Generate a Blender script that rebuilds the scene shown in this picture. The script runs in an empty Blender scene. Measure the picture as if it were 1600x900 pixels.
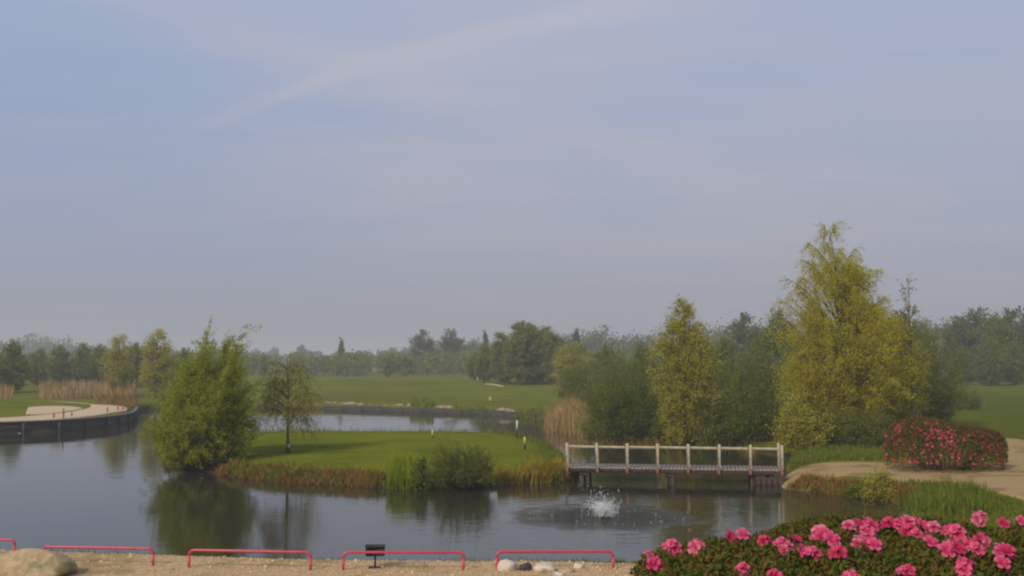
import bpy, math, random
import numpy as np
from mathutils import Vector

# ------------------------------------------------------------------ camera
scene = bpy.context.scene
CAM_Z, F, YH = 4.9, 1715.0, 565.0            # eye height over the water, focal length in photo pixels, horizon row
PITCH = math.atan((YH - 450.0) / F)
cam_d = bpy.data.cameras.new('camera'); cam = bpy.data.objects.new('camera', cam_d)
scene.collection.objects.link(cam); scene.camera = cam
cam.location = (0, 0, CAM_Z); cam.rotation_euler = (math.pi / 2 + PITCH, 0, 0)
cam_d.sensor_width = 36.0; cam_d.lens = 36.0 * F / 1600.0
cam_d.clip_start = 0.1; cam_d.clip_end = 9000.0

def ray(px, py):
    x = (px - 800.0) / F; y = (450.0 - py) / F
    v = np.array([x, math.cos(PITCH) - y * math.sin(PITCH), math.sin(PITCH) + y * math.cos(PITCH)])
    return v / np.linalg.norm(v)
def at_z(px, py, z=0.0):
    r = ray(px, py); t = (z - CAM_Z) / r[2]
    return np.array([r[0] * t, r[1] * t, z])
def at_d(px, py, d):
    r = ray(px, py); t = d / r[1]
    return np.array([r[0] * t, d, CAM_Z + r[2] * t])

# ------------------------------------------------------------------ world, sun, exposure
SUN_AZ, SUN_EL = math.atan2(-0.62, -0.78), math.radians(34)
w = bpy.data.worlds.new('World'); scene.world = w; w.use_nodes = True
nt = w.node_tree; nt.nodes.clear()
def N(t, tree=None, **kw):
    n = (tree or nt).nodes.new(t)
    for k, v in kw.items(): setattr(n, k, v)
    return n
def mth(tree, op, a, b=None, c=None, clamp=False):
    n = tree.nodes.new('ShaderNodeMath'); n.operation = op; n.use_clamp = clamp
    for i, v in enumerate((a, b, c)):
        if v is None: continue
        if isinstance(v, (int, float)): n.inputs[i].default_value = v
        else: tree.links.new(v, n.inputs[i])
    return n.outputs[0]
def mixc(tree, fac, a, b, mode='MIX'):
    n = tree.nodes.new('ShaderNodeMix'); n.data_type = 'RGBA'; n.blend_type = mode
    for s, v in ((0, fac), (6, a), (7, b)):
        if isinstance(v, (int, float)): n.inputs[s].default_value = v
        elif isinstance(v, tuple): n.inputs[s].default_value = (v[0], v[1], v[2], 1)
        else: tree.links.new(v, n.inputs[s])
    return n.outputs[2]
def maprange(tree, v, a, b, c=0.0, d=1.0, smooth=True):
    n = tree.nodes.new('ShaderNodeMapRange'); n.interpolation_type = 'SMOOTHSTEP' if smooth else 'LINEAR'
    tree.links.new(v, n.inputs[0])
    for i, x in enumerate((a, b, c, d)): n.inputs[i + 1].default_value = x
    return n.outputs[0]
def dotv(tree, v, vec):
    n = tree.nodes.new('ShaderNodeVectorMath'); n.operation = 'DOT_PRODUCT'
    tree.links.new(v, n.inputs[0]); n.inputs[1].default_value = tuple(vec)
    return n.outputs['Value']
sky = N('ShaderNodeTexSky'); sky.sky_type = 'NISHITA'; sky.sun_disc = False
sky.sun_elevation = SUN_EL; sky.sun_rotation = SUN_AZ
sky.air_density = 1.0; sky.dust_density = 2.0; sky.ozone_density = 1.5; sky.altitude = 0
tc = N('ShaderNodeTexCoord')
sep = N('ShaderNodeSeparateXYZ'); nt.links.new(tc.outputs['Generated'], sep.inputs[0])
elev = mth(nt, 'MAXIMUM', sep.outputs[2], 0.0)
den = mth(nt, 'ADD', elev, 0.12)
comb = N('ShaderNodeCombineXYZ')
nt.links.new(mth(nt, 'DIVIDE', sep.outputs[0], den), comb.inputs[0])
nt.links.new(mth(nt, 'DIVIDE', sep.outputs[1], den), comb.inputs[1])
mp = N('ShaderNodeMapping'); nt.links.new(comb.outputs[0], mp.inputs[0])
mp.inputs['Rotation'].default_value = (0, 0, 0.9); mp.inputs['Scale'].default_value = (0.55, 1.25, 1)
mp.inputs['Location'].default_value = (2.2, 0.3, 0)
nz = N('ShaderNodeTexNoise'); nt.links.new(mp.outputs[0], nz.inputs['Vector'])
nz.inputs['Scale'].default_value = 0.9; nz.inputs['Detail'].default_value = 9; nz.inputs['Roughness'].default_value = 0.58
nz.inputs['Distortion'].default_value = 0.35
veil = maprange(nt, nz.outputs[0], 0.30, 0.72)
# thin cirrus is thicker towards the right of the view
veil = mth(nt, 'ADD', mth(nt, 'MULTIPLY', veil, 0.62), mth(nt, 'MULTIPLY', maprange(nt, sep.outputs[0], -0.40, 0.02), 0.38), clamp=True)
# old spread contrail: a band along a great circle
ra, rb, rm = ray(240, 222), ray(820, 47), ray(560, 115)
nrm = np.cross(ra, rb); nrm /= np.linalg.norm(nrm)
mid = np.cross(nrm, rm); tang = mid / np.linalg.norm(mid)
wob = N('ShaderNodeTexNoise'); nt.links.new(tc.outputs['Generated'], wob.inputs['Vector']); wob.inputs['Scale'].default_value = 9; wob.inputs['Detail'].default_value = 4
off = mth(nt, 'ADD', dotv(nt, tc.outputs['Generated'], nrm), mth(nt, 'MULTIPLY', mth(nt, 'SUBTRACT', wob.outputs[0], 0.5), 0.022))
along = dotv(nt, tc.outputs['Generated'], tang)
if np.dot(rb, tang) < 0: along = mth(nt, 'MULTIPLY', along, -1.0)
bow = 0.0117 * (1 if np.dot(ray(560, 40), nrm) > 0 else -1)
off = mth(nt, 'SUBTRACT', off, mth(nt, 'MULTIPLY', mth(nt, 'SUBTRACT', 1.0, mth(nt, 'MULTIPLY', mth(nt, 'MULTIPLY', along, along), 1 / .17 ** 2)), bow))
wid = maprange(nt, along, -0.2, 0.35, 0.0035, 0.015, smooth=False)
q = mth(nt, 'DIVIDE', off, wid)
band = mth(nt, 'EXPONENT', mth(nt, 'MULTIPLY', mth(nt, 'MULTIPLY', q, q), -1.0))
band = mth(nt, 'MULTIPLY', band, mth(nt, 'MULTIPLY', maprange(nt, along, -0.22, -0.02), maprange(nt, along, 0.40, 0.12)))
band = mth(nt, 'MULTIPLY', band, maprange(nt, sep.outputs[1], 0.1, 0.5))
# second, fainter one crossing from the top left
r2a, r2b = ray(180, -20), ray(560, 105)
n2 = np.cross(r2a, r2b); n2 /= np.linalg.norm(n2)
off2 = mth(nt, 'ADD', dotv(nt, tc.outputs['Generated'], n2), mth(nt, 'MULTIPLY', mth(nt, 'SUBTRACT', wob.outputs[0], 0.5), 0.05))
q2 = mth(nt, 'DIVIDE', off2, 0.02)
band2 = mth(nt, 'MULTIPLY', mth(nt, 'EXPONENT', mth(nt, 'MULTIPLY', mth(nt, 'MULTIPLY', q2, q2), -1.0)), maprange(nt, sep.outputs[1], 0.1, 0.5))
veil = mth(nt, 'ADD', veil, mth(nt, 'ADD', mth(nt, 'MULTIPLY', band, 0.40), mth(nt, 'MULTIPLY', band2, 0.16)), clamp=True)
SKY_GAIN, SKY_STR = 1.0, 0.10
clear = mixc(nt, 1.0, sky.outputs[0], (0.92, 0.92, 0.92), 'MULTIPLY')
VEILC = tuple(c / SKY_STR for c in (0.535, 0.540, 0.635))
HAZEC = tuple(c / SKY_STR for c in (0.316, 0.305, 0.340))
BLUEC = tuple(c / SKY_STR for c in (0.300, 0.445, 0.730))
c1 = mixc(nt, 0.80, clear, BLUEC)
c1 = mixc(nt, mth(nt, 'MULTIPLY', veil, 0.85), c1, VEILC)
hz = mth(nt, 'EXPONENT', mth(nt, 'MULTIPLY', elev, -4.9))
c1 = mixc(nt, mth(nt, 'MULTIPLY', hz, 0.97), c1, HAZEC)
bg = N('ShaderNodeBackground'); nt.links.new(c1, bg.inputs[0]); bg.inputs[1].default_value = SKY_STR
wo = N('ShaderNodeOutputWorld'); nt.links.new(bg.outputs[0], wo.inputs[0])

sun_d = bpy.data.lights.new('sun', 'SUN'); sun = bpy.data.objects.new('sun', sun_d); scene.collection.objects.link(sun)
sun_d.energy = 3.1; sun_d.angle = math.radians(9); sun_d.color = (1.0, 0.87, 0.68)
sv = Vector((math.sin(SUN_AZ) * math.cos(SUN_EL), math.cos(SUN_AZ) * math.cos(SUN_EL), math.sin(SUN_EL)))
sun.rotation_euler = sv.to_track_quat('Z', 'Y').to_euler(); sun.location = (-30, -30, 60)

vs = scene.view_settings
vs.view_transform = 'Standard'; vs.look = 'None'; vs.exposure = 0.0; vs.gamma = 1.0; vs.use_curve_mapping = False
scene.render.engine = 'CYCLES'
cy = scene.cycles
cy.use_denoising = True; cy.max_bounces = 10; cy.diffuse_bounces = 4; cy.glossy_bounces = 3
cy.transmission_bounces = 8; cy.transparent_max_bounces = 8; cy.volume_bounces = 1
cy.caustics_reflective = False; cy.caustics_refractive = False
cy.sample_clamp_indirect = 4.0
scene.render.film_transparent = False
cy.filter_width = 2.2

# ------------------------------------------------------------------ helpers
COL = scene.collection
rng = np.random.default_rng(7)
def mesh(name, V, faces, mats, attrs=None, smooth=False, mat_idx=None):
    """faces: list of (n,k) int arrays"""
    V = np.asarray(V, np.float32); me = bpy.data.meshes.new(name)
    faces = [np.asarray(f, np.int32) for f in faces if len(f)]
    nl = sum(f.size for f in faces); nf = sum(len(f) for f in faces)
    me.vertices.add(len(V)); me.vertices.foreach_set('co', V.ravel())
    me.loops.add(nl); me.loops.foreach_set('vertex_index', np.concatenate([f.ravel() for f in faces]))
    tot = np.concatenate([np.full(len(f), f.shape[1], np.int32) for f in faces])
    st = np.concatenate([[0], np.cumsum(tot)[:-1]]).astype(np.int32)
    me.polygons.add(nf); me.polygons.foreach_set('loop_start', st)
    try: me.polygons.foreach_set('loop_total', tot)
    except Exception: pass
    if smooth: me.polygons.foreach_set('use_smooth', np.ones(nf, bool))
    for m in (mats if isinstance(mats, (list, tuple)) else [mats]): me.materials.append(m)
    if mat_idx is not None: me.polygons.foreach_set('material_index', np.asarray(mat_idx, np.int32))
    me.update(calc_edges=True)
    for k, a in (attrs or {}).items():
        at = me.attributes.new(k, 'FLOAT', 'POINT'); at.data.foreach_set('value', np.asarray(a, np.float32))
    me.validate()
    return me
def link(name, data, parent=None, loc=(0, 0, 0), rot=(0, 0, 0), scale=(1, 1, 1)):
    o = bpy.data.objects.new(name, data); COL.objects.link(o)
    o.location = tuple(float(c) for c in loc); o.rotation_euler = rot; o.scale = scale
    if parent is not None: o.parent = parent
    return o
def tag(o, label=None, cat=None, group=None, kind=None):
    if label: o['label'] = label
    if cat: o['category'] = cat
    if group: o['group'] = group
    if kind: o['kind'] = kind
    return o
def thing(name, label, cat, loc=(0, 0, 0), rz=0.0, group=None, scale=(1, 1, 1)):
    return tag(link(name, None, None, loc, (0, 0, rz), scale), label, cat, group)

class MB:                                     # collects shapes into one mesh
    def __init__(s): s.v = []; s.f = {}; s.n = 0
    def add(s, V, F):
        V = np.asarray(V, float).reshape(-1, 3)
        for f in F:
            f = np.asarray(f, int)
            if f.ndim == 1: f = f[None]
            s.f.setdefault(f.shape[1], []).append(f + s.n)
        s.v.append(V); s.n += len(V)
    def box(s, c, d, R=None, bev=0.0):
        d = np.asarray(d, float) / 2
        if bev <= 0:
            V = np.array([[x, y, z] for x in (-1, 1) for y in (-1, 1) for z in (-1, 1)]) * d
            Fq = np.array([[0, 1, 3, 2], [4, 6, 7, 5], [0, 4, 5, 1], [2, 3, 7, 6], [0, 2, 6, 4], [1, 5, 7, 3]])
            if R is not None: V = V @ np.asarray(R).T
            s.add(V + np.asarray(c), [Fq]); return
        b = bev; V = []
        for x in (-1, 1):
            for y in (-1, 1):
                for z in (-1, 1):
                    V += [[x * d[0], y * (d[1] - b), z * (d[2] - b)], [x * (d[0] - b), y * d[1], z * (d[2] - b)], [x * (d[0] - b), y * (d[1] - b), z * d[2]]]
        V = np.array(V); ix = lambda x, y, z, k: ((x * 2 + y) * 2 + z) * 3 + k
        Q, T = [], []
        for x in (0, 1): Q.append([ix(x, 0, 0, 0), ix(x, 1, 0, 0), ix(x, 1, 1, 0), ix(x, 0, 1, 0)][::1 if x else -1])
        for y in (0, 1): Q.append([ix(0, y, 0, 1), ix(0, y, 1, 1), ix(1, y, 1, 1), ix(1, y, 0, 1)][::1 if y else -1])
        for z in (0, 1): Q.append([ix(0, 0, z, 2), ix(1, 0, z, 2), ix(1, 1, z, 2), ix(0, 1, z, 2)][::1 if z else -1])
        for x in (0, 1):
            for y in (0, 1): Q.append([ix(x, y, 0, 0), ix(x, y, 1, 0), ix(x, y, 1, 1), ix(x, y, 0, 1)])
            for z in (0, 1): Q.append([ix(x, 0, z, 0), ix(x, 1, z, 0), ix(x, 1, z, 2), ix(x, 0, z, 2)])
        for y in (0, 1):
            for z in (0, 1): Q.append([ix(0, y, z, 1), ix(1, y, z, 1), ix(1, y, z, 2), ix(0, y, z, 2)])
        for x in (0, 1):
            for y in (0, 1):
                for z in (0, 1): T.append([ix(x, y, z, 0), ix(x, y, z, 1), ix(x, y, z, 2)])
        if R is not None: V = V @ np.asarray(R).T
        s.add(V + np.asarray(c), [np.array(Q), np.array(T)])
    def tube(s, pts, rad, k=8, cap=True):
        P = np.asarray(pts, float); n = len(P); rad = np.broadcast_to(rad, n)
        T = np.gradient(P, axis=0); T /= np.linalg.norm(T, axis=1)[:, None] + 1e-9
        up = np.array([0, 0, 1.0]) if abs(T[0][2]) < 0.9 else np.array([1.0, 0, 0])
        V = []
        a = np.arange(k) / k * 2 * math.pi
        for i in range(n):
            x = np.cross(up, T[i]); x /= np.linalg.norm(x) + 1e-9; y = np.cross(T[i], x); up = np.cross(T[i], x) if abs(T[i][2]) > .99 else y
            V.append(P[i] + rad[i] * (np.cos(a)[:, None] * x + np.sin(a)[:, None] * y))
            up = y
        i, j = np.meshgrid(np.arange(n - 1), np.arange(k), indexing='ij')
        j2 = (j + 1) % k
        Fq = np.stack([i * k + j, i * k + j2, (i + 1) * k + j2, (i + 1) * k + j], -1).reshape(-1, 4)
        F = [Fq]
        if cap: F += [np.arange(k)[::-1], (n - 1) * k + np.arange(k)]
        s.add(np.concatenate(V), F)
    def mesh(s, name, mat, smooth=False, attrs=None):
        return mesh(name, np.concatenate(s.v), [np.concatenate(v) for v in s.f.values()], mat, attrs, smooth)

def bez_tubes(mb, P0, P1, P2, r0, r1, segs=4, k=3):
    n = len(P0)
    if n == 0: return
    t = np.linspace(0, 1, segs + 1)[None, :, None]
    P = (1 - t) ** 2 * P0[:, None] + 2 * t * (1 - t) * P1[:, None] + t ** 2 * P2[:, None]
    T = np.gradient(P, axis=1); T /= np.linalg.norm(T, axis=2, keepdims=True) + 1e-9
    ref = np.where(np.abs(T[..., 2:3]) < 0.8, np.array([0, 0, 1.0]), np.array([1.0, 0, 0]))
    X = np.cross(T, ref); X /= np.linalg.norm(X, axis=2, keepdims=True) + 1e-9; Y = np.cross(T, X)
    a = np.arange(k) / k * 2 * math.pi
    r = (r0[:, None] * (1 - t[..., 0]) + r1[:, None] * t[..., 0])[:, :, None, None]
    V = P[:, :, None] + r * (np.cos(a)[None, None, :, None] * X[:, :, None] + np.sin(a)[None, None, :, None] * Y[:, :, None])
    b, i, j = np.meshgrid(np.arange(n), np.arange(segs), np.arange(k), indexing='ij')
    base = b * (segs + 1) * k; j2 = (j + 1) % k
    Fq = np.stack([base + i * k + j, base + i * k + j2, base + (i + 1) * k + j2, base + (i + 1) * k + j], -1).reshape(-1, 4)
    mb.add(V.reshape(-1, 3), [Fq])
def leaf_quads(mb, P, D, L, W, r):
    """diamond leaves, long axis D"""
    D = D / (np.linalg.norm(D, axis=1)[:, None] + 1e-9)
    S = np.cross(D, r.normal(size=P.shape)); S /= np.linalg.norm(S, axis=1)[:, None] + 1e-9
    L = np.broadcast_to(L, len(P))[:, None]; W = np.broadcast_to(W, len(P))[:, None]
    V = np.stack([P - D * L * .5, P + S * W * .5, P + D * L * .5, P - S * W * .5], 1).reshape(-1, 3)
    mb.add(V, [np.arange(len(P) * 4).reshape(-1, 4)])
def blades(mb, B, h, wd, lean, r, bend=0.5):
    """grass blades: B base points (n,3)"""
    n = len(B); a = r.uniform(0, 2 * math.pi, n); side = np.stack([np.cos(a), np.sin(a), 0 * a], 1)
    a2 = r.uniform(0, 2 * math.pi, n); ld = np.stack([np.cos(a2), np.sin(a2), 0 * a2], 1) * (np.abs(r.normal(size=n)) * lean)[:, None]
    h = np.broadcast_to(h, n)[:, None]; wd = np.broadcast_to(wd, n)[:, None]
    up = np.array([0, 0, 1.0]); M = B + up * h * .55 + ld * h * .35; T = B + up * h * (1 - .25 * np.linalg.norm(ld, axis=1)[:, None]) + ld * h * (0.6 + bend)
    V = np.stack([B - side * wd * .5, B + side * wd * .5, M + side * wd * .42, M - side * wd * .42, T], 1).reshape(-1, 3)
    k = np.arange(n)[:, None] * 5
    mb.add(V, [k + np.array([[0, 1, 2, 3]]), k + np.array([[3, 2, 4]])])
def catmull(P, n=6, closed=False):
    P = np.asarray(P, float); m = len(P); out = []
    for i in range(m if closed else m - 1):
        g = lambda j: P[j % m] if closed else P[min(max(j, 0), m - 1)]
        p0, p1, p2, p3 = g(i - 1), g(i), g(i + 1), g(i + 2)
        for t in np.arange(n) / n:
            out.append(.5 * (2 * p1 + (p2 - p0) * t + (2 * p0 - 5 * p1 + 4 * p2 - p3) * t * t + (3 * p1 - p0 - 3 * p2 + p3) * t ** 3))
    if not closed: out.append(P[-1])
    return np.array(out)
def sdist(X, Y, poly):
    """signed distance, positive inside"""
    sh = X.shape; p = np.stack([X.ravel(), Y.ravel()], 1); d2 = np.full(len(p), 1e18); ins = np.zeros(len(p), bool)
    A = poly; B = np.roll(poly, -1, 0)
    for a, b in zip(A, B):
        e = b - a; wv = p - a; t = np.clip((wv @ e) / (e @ e + 1e-12), 0, 1)
        d2 = np.minimum(d2, ((wv - t[:, None] * e) ** 2).sum(1))
        c = (a[1] > p[:, 1]) != (b[1] > p[:, 1])
        ins ^= c & (p[:, 0] < (b[0] - a[0]) * (p[:, 1] - a[1]) / (b[1] - a[1] + 1e-12) + a[0])
    d = np.sqrt(d2); return np.where(ins, d, -d).reshape(sh)
def sstep(x, a, b):
    t = np.clip((x - a) / (b - a), 0, 1); return t * t * (3 - 2 * t)
def vnoise(x, y, s, seed=0):
    """cheap smooth value noise"""
    x = np.asarray(x, float) / s; y = np.asarray(y, float) / s
    xi, yi = np.floor(x), np.floor(y); fx, fy = x - xi, y - yi
    fx, fy = fx * fx * (3 - 2 * fx), fy * fy * (3 - 2 * fy)
    h = lambda a, b: np.modf(np.abs(np.sin(a * 127.1 + b * 311.7 + seed * 74.7) * 43758.5453))[0]
    return (h(xi, yi) * (1 - fx) + h(xi + 1, yi) * fx) * (1 - fy) + (h(xi, yi + 1) * (1 - fx) + h(xi + 1, yi + 1) * fx) * fy - .5

# ------------------------------------------------------------------ materials
def new_mat(name):
    m = bpy.data.materials.new(name); m.use_nodes = True
    t = m.node_tree; t.nodes.clear(); o = t.nodes.new('ShaderNodeOutputMaterial'); return m, t, o
def noise(t, vec, scale, detail=4, rough=.55):
    n = t.nodes.new('ShaderNodeTexNoise'); n.inputs['Scale'].default_value = scale; n.inputs['Detail'].default_value = detail; n.inputs['Roughness'].default_value = rough
    if vec is not None: t.links.new(vec, n.inputs['Vector'])
    return n.outputs[0]
def objpos(t):
    return t.nodes.new('ShaderNodeTexCoord').outputs['Object']
def worldpos(t):
    return t.nodes.new('ShaderNodeNewGeometry').outputs['Position']
def mapping(t, vec, scale):
    n = t.nodes.new('ShaderNodeMapping'); t.links.new(vec, n.inputs[0]); n.inputs['Scale'].default_value = scale; return n.outputs[0]
def bump(t, h, strength, dist):
    n = t.nodes.new('ShaderNodeBump'); t.links.new(h, n.inputs['Height']); n.inputs['Strength'].default_value = strength; n.inputs['Distance'].default_value = dist
    return n.outputs[0]
def principled(t, o, col, rough=.7, spec=.3, nrm=None, **kw):
    p = t.nodes.new('ShaderNodeBsdfPrincipled')
    if isinstance(col, tuple): p.inputs['Base Color'].default_value = (*col, 1)
    else: t.links.new(col, p.inputs['Base Color'])
    if isinstance(rough, (int, float)): p.inputs['Roughness'].default_value = rough
    else: t.links.new(rough, p.inputs['Roughness'])
    p.inputs['Specular IOR Level'].default_value = spec
    if nrm is not None: t.links.new(nrm, p.inputs['Normal'])
    for k, v in kw.items(): p.inputs[k].default_value = v
    if o is not None: t.links.new(p.outputs[0], o.inputs[0])
    return p
def foliage(name, c1, c2, c3=None, trans=.35, cl=1.2, f3=.12):
    """leaf colour varies from leaf to leaf and from clump to clump"""
    m, t, o = new_mat(name)
    g = t.nodes.new('ShaderNodeNewGeometry'); ri = g.outputs['Random Per Island']
    nz = maprange(t, noise(t, objpos(t), cl, 2), .35, .65)
    f = mth(t, 'ADD', mth(t, 'MULTIPLY', ri, .55), mth(t, 'MULTIPLY', nz, .45))
    c = mixc(t, f, c1, c2)
    if c3: c = mixc(t, mth(t, 'GREATER_THAN', mth(t, 'FRACT', mth(t, 'MULTIPLY', ri, 17.31)), 1 - f3), c, c3)
    p = principled(t, None, c, .6, .06)
    tr = t.nodes.new('ShaderNodeBsdfTranslucent'); t.links.new(mixc(t, 1.0, c, (1.25, 1.15, .6), 'MULTIPLY'), tr.inputs[0])
    mx = t.nodes.new('ShaderNodeMixShader'); mx.inputs[0].default_value = trans
    t.links.new(p.outputs[0], mx.inputs[1]); t.links.new(tr.outputs[0], mx.inputs[2]); t.links.new(mx.outputs[0], o.inputs[0])
    return m
def speckled(name, c1, c2, scale, rough=.8, bmp=.3, bd=.02, c3=None, s3=1.0, stretch=(1, 1, 1), spec=.3):
    m, t, o = new_mat(name); v = mapping(t, objpos(t), stretch); n1 = noise(t, v, scale, 6, .65)
    c = mixc(t, maprange(t, n1, .32, .68), c1, c2)
    if c3: c = mixc(t, maprange(t, noise(t, v, s3, 3), .52, .68), c, c3)
    principled(t, o, c, rough, spec, bump(t, n1, bmp, bd)); return m

def ground_mat():
    m, t, o = new_mat('grass_ground'); p = worldpos(t)
    a = t.nodes.new('ShaderNodeAttribute'); a.attribute_name = 'shore'
    a2 = t.nodes.new('ShaderNodeAttribute'); a2.attribute_name = 'rough'
    n1 = noise(t, p, .22, 4); n2 = noise(t, p, 2.6, 5, .7); n3 = noise(t, p, 14, 4, .7)
    c = mixc(t, maprange(t, n1, .35, .65), (.086, .106, .005), (.146, .162, .011))
    c = mixc(t, mth(t, 'MULTIPLY', maprange(t, n2, .42, .70), .45), c, (.160, .142, .016))
    c = mixc(t, mth(t, 'MULTIPLY', maprange(t, n3, .45, .75), .45), c, (.062, .080, .008))
    mow = noise(t, mapping(t, p, (.10, .9, 1)), 1.0, 3); c = mixc(t, mth(t, 'MULTIPLY', maprange(t, mow, .40, .62), .6), c, (.150, .165, .014))
    c = mixc(t, mth(t, 'MULTIPLY', maprange(t, noise(t, p, .9, 6, .7), .53, .68), .6), c, (.185, .150, .032))
    c = mixc(t, mth(t, 'MULTIPLY', a2.outputs['Fac'], maprange(t, n2, .25, .6)), c, (.120, .108, .022))
    a3 = t.nodes.new('ShaderNodeAttribute'); a3.attribute_name = 'field'; c = mixc(t, mth(t, 'MULTIPLY', a3.outputs['Fac'], .75), c, (.062, .080, .006))
    sh = mth(t, 'ADD', a.outputs['Fac'], mth(t, 'MULTIPLY', mth(t, 'SUBTRACT', n2, .5), .5))
    c = mixc(t, maprange(t, sh, .35, .75), c, (.055, .042, .022))
    principled(t, o, c, 1.0, .0, bump(t, n3, .6, .04)); return m
def water_mat(fc):
    m, t, o = new_mat('pond_water'); p = worldpos(t)
    d = t.nodes.new('ShaderNodeVectorMath'); d.operation = 'DISTANCE'; t.links.new(p, d.inputs[0]); d.inputs[1].default_value = (fc[0], fc[1], 0); r = d.outputs['Value']
    near = mth(t, 'EXPONENT', mth(t, 'MULTIPLY', r, -.16))
    h1 = noise(t, mapping(t, p, (.8, 1.5, 1)), 2.2, 3, .5); h2 = noise(t, mapping(t, p, (.7, 1.6, 1)), .45, 2, .5)
    wind = maprange(t, noise(t, mapping(t, p, (.04, .10, 1)), 1.0, 2), .42, .62)
    amp = mth(t, 'ADD', mth(t, 'ADD', mth(t, 'MULTIPLY', wind, .0030), .0022), mth(t, 'MULTIPLY', near, .014))
    ht = mth(t, 'ADD', mth(t, 'MULTIPLY', h1, amp), mth(t, 'MULTIPLY', h2, .006))
    # rings running out from the fountain, and the churned disc where its drops fall
    ring = mth(t, 'MULTIPLY', mth(t, 'SINE', mth(t, 'ADD', mth(t, 'MULTIPLY', r, 8.5), mth(t, 'MULTIPLY', h1, 4.0))), mth(t, 'MULTIPLY', mth(t, 'EXPONENT', mth(t, 'MULTIPLY', r, -.75)), .022))
    rn = mth(t, 'ADD', r, mth(t, 'MULTIPLY', mth(t, 'SUBTRACT', noise(t, p, .9, 3), .5), 3.0))
    churn = mth(t, 'MULTIPLY', noise(t, p, 9.0, 4, .7), maprange(t, rn, 3.3, 1.0, 0.0, .085))
    ht = mth(t, 'ADD', ht, mth(t, 'ADD', ring, churn))
    bm = bump(t, ht, 1.0, 1.0)
    pr = principled(t, o, (.030, .028, .017), .035, .5, bm); pr.inputs['IOR'].default_value = 1.33
    return m

M = {}
M['grass'] = ground_mat()
M['gravel'] = speckled('pale_gravel', (.285, .195, .090), (.39, .28, .140), 16, .95, .5, .02, (.22, .15, .065), .7, spec=.02)
M['shingle'] = speckled('shore_gravel', (.36, .235, .125), (.56, .395, .225), 11, .95, .7, .03, (.30, .215, .10), .9, spec=.02)
M['sand'] = speckled('bunker_sand', (.46, .335, .205), (.57, .43, .28), 5, .95, .3, .02)
M['stone_tan'] = speckled('tan_boulder', (.32, .235, .135), (.48, .37, .23), 4.5, .95, .9, .06, (.21, .19, .09), 1.9, spec=.05)
M['stone_pale'] = speckled('pale_stone', (.48, .40, .31), (.62, .55, .45), 6, .9, .6, .03, (.30, .25, .17), 3)
M['stone_bank'] = speckled('bank_stone', (.22, .155, .125), (.36, .27, .22), 2.5, .9, .6, .04)
M['quay'] = speckled('dark_timber', (.030, .027, .026), (.075, .066, .060), 3, .8, .5, .02, (.05, .05, .035), .8, (.4, .4, 3))
M['quay_top'] = speckled('weathered_cap', (.30, .24, .17), (.45, .36, .26), 5, .9, .4, .02)
M['rail_wood'] = speckled('pale_weathered_wood', (.37, .31, .205), (.52, .445, .315), 9, .85, .4, .01, (.27, .22, .15), 2.2)
M['deck_wood'] = speckled('grey_deck_wood', (.20, .165, .14), (.31, .265, .23), 6, .8, .5, .01, (.15, .12, .10), 1.5)
M['beam'] = speckled('dark_bridge_timber', (.045, .030, .025), (.10, .065, .05), 5, .8, .4, .01)
M['post_end'] = speckled('reddish_post_foot', (.20, .085, .06), (.30, .13, .09), 6, .8, .3, .01)
M['red'] = speckled('red_painted_pipe', (.42, .026, .052), (.50, .040, .070), 9, .38, .1, .004, (.36, .035, .05), 4, spec=.5)
M['black'] = speckled('black_housing', (.018, .018, .017), (.035, .036, .033), 12, .5, .2, .004)
M['glass_dark'] = speckled('dark_lamp_glass', (.022, .028, .026), (.035, .04, .036), 5, .12, .05, .002, spec=.5)
M['bark'] = speckled('brown_bark', (.075, .055, .035), (.14, .105, .070), 8, .9, .8, .02)
M['bark_pale'] = speckled('pale_birch_bark', (.30, .27, .22), (.46, .42, .35), 5, .85, .5, .01, (.07, .06, .05), 3.2, (1, 1, 2.5))
M['twig'] = speckled('olive_twig', (.085, .068, .026), (.13, .105, .042), 8, .85, .4, .01)
M['white'] = speckled('white_stake', (.46, .44, .39), (.56, .54, .48), 8, .6, .1, .004)
M['yellow'] = speckled('yellow_stake', (.42, .37, .07), (.50, .44, .11), 8, .6, .1, .004)
M['redstake'] = speckled('red_stake', (.34, .07, .05), (.42, .10, .07), 8, .6, .1, .004)
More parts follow.
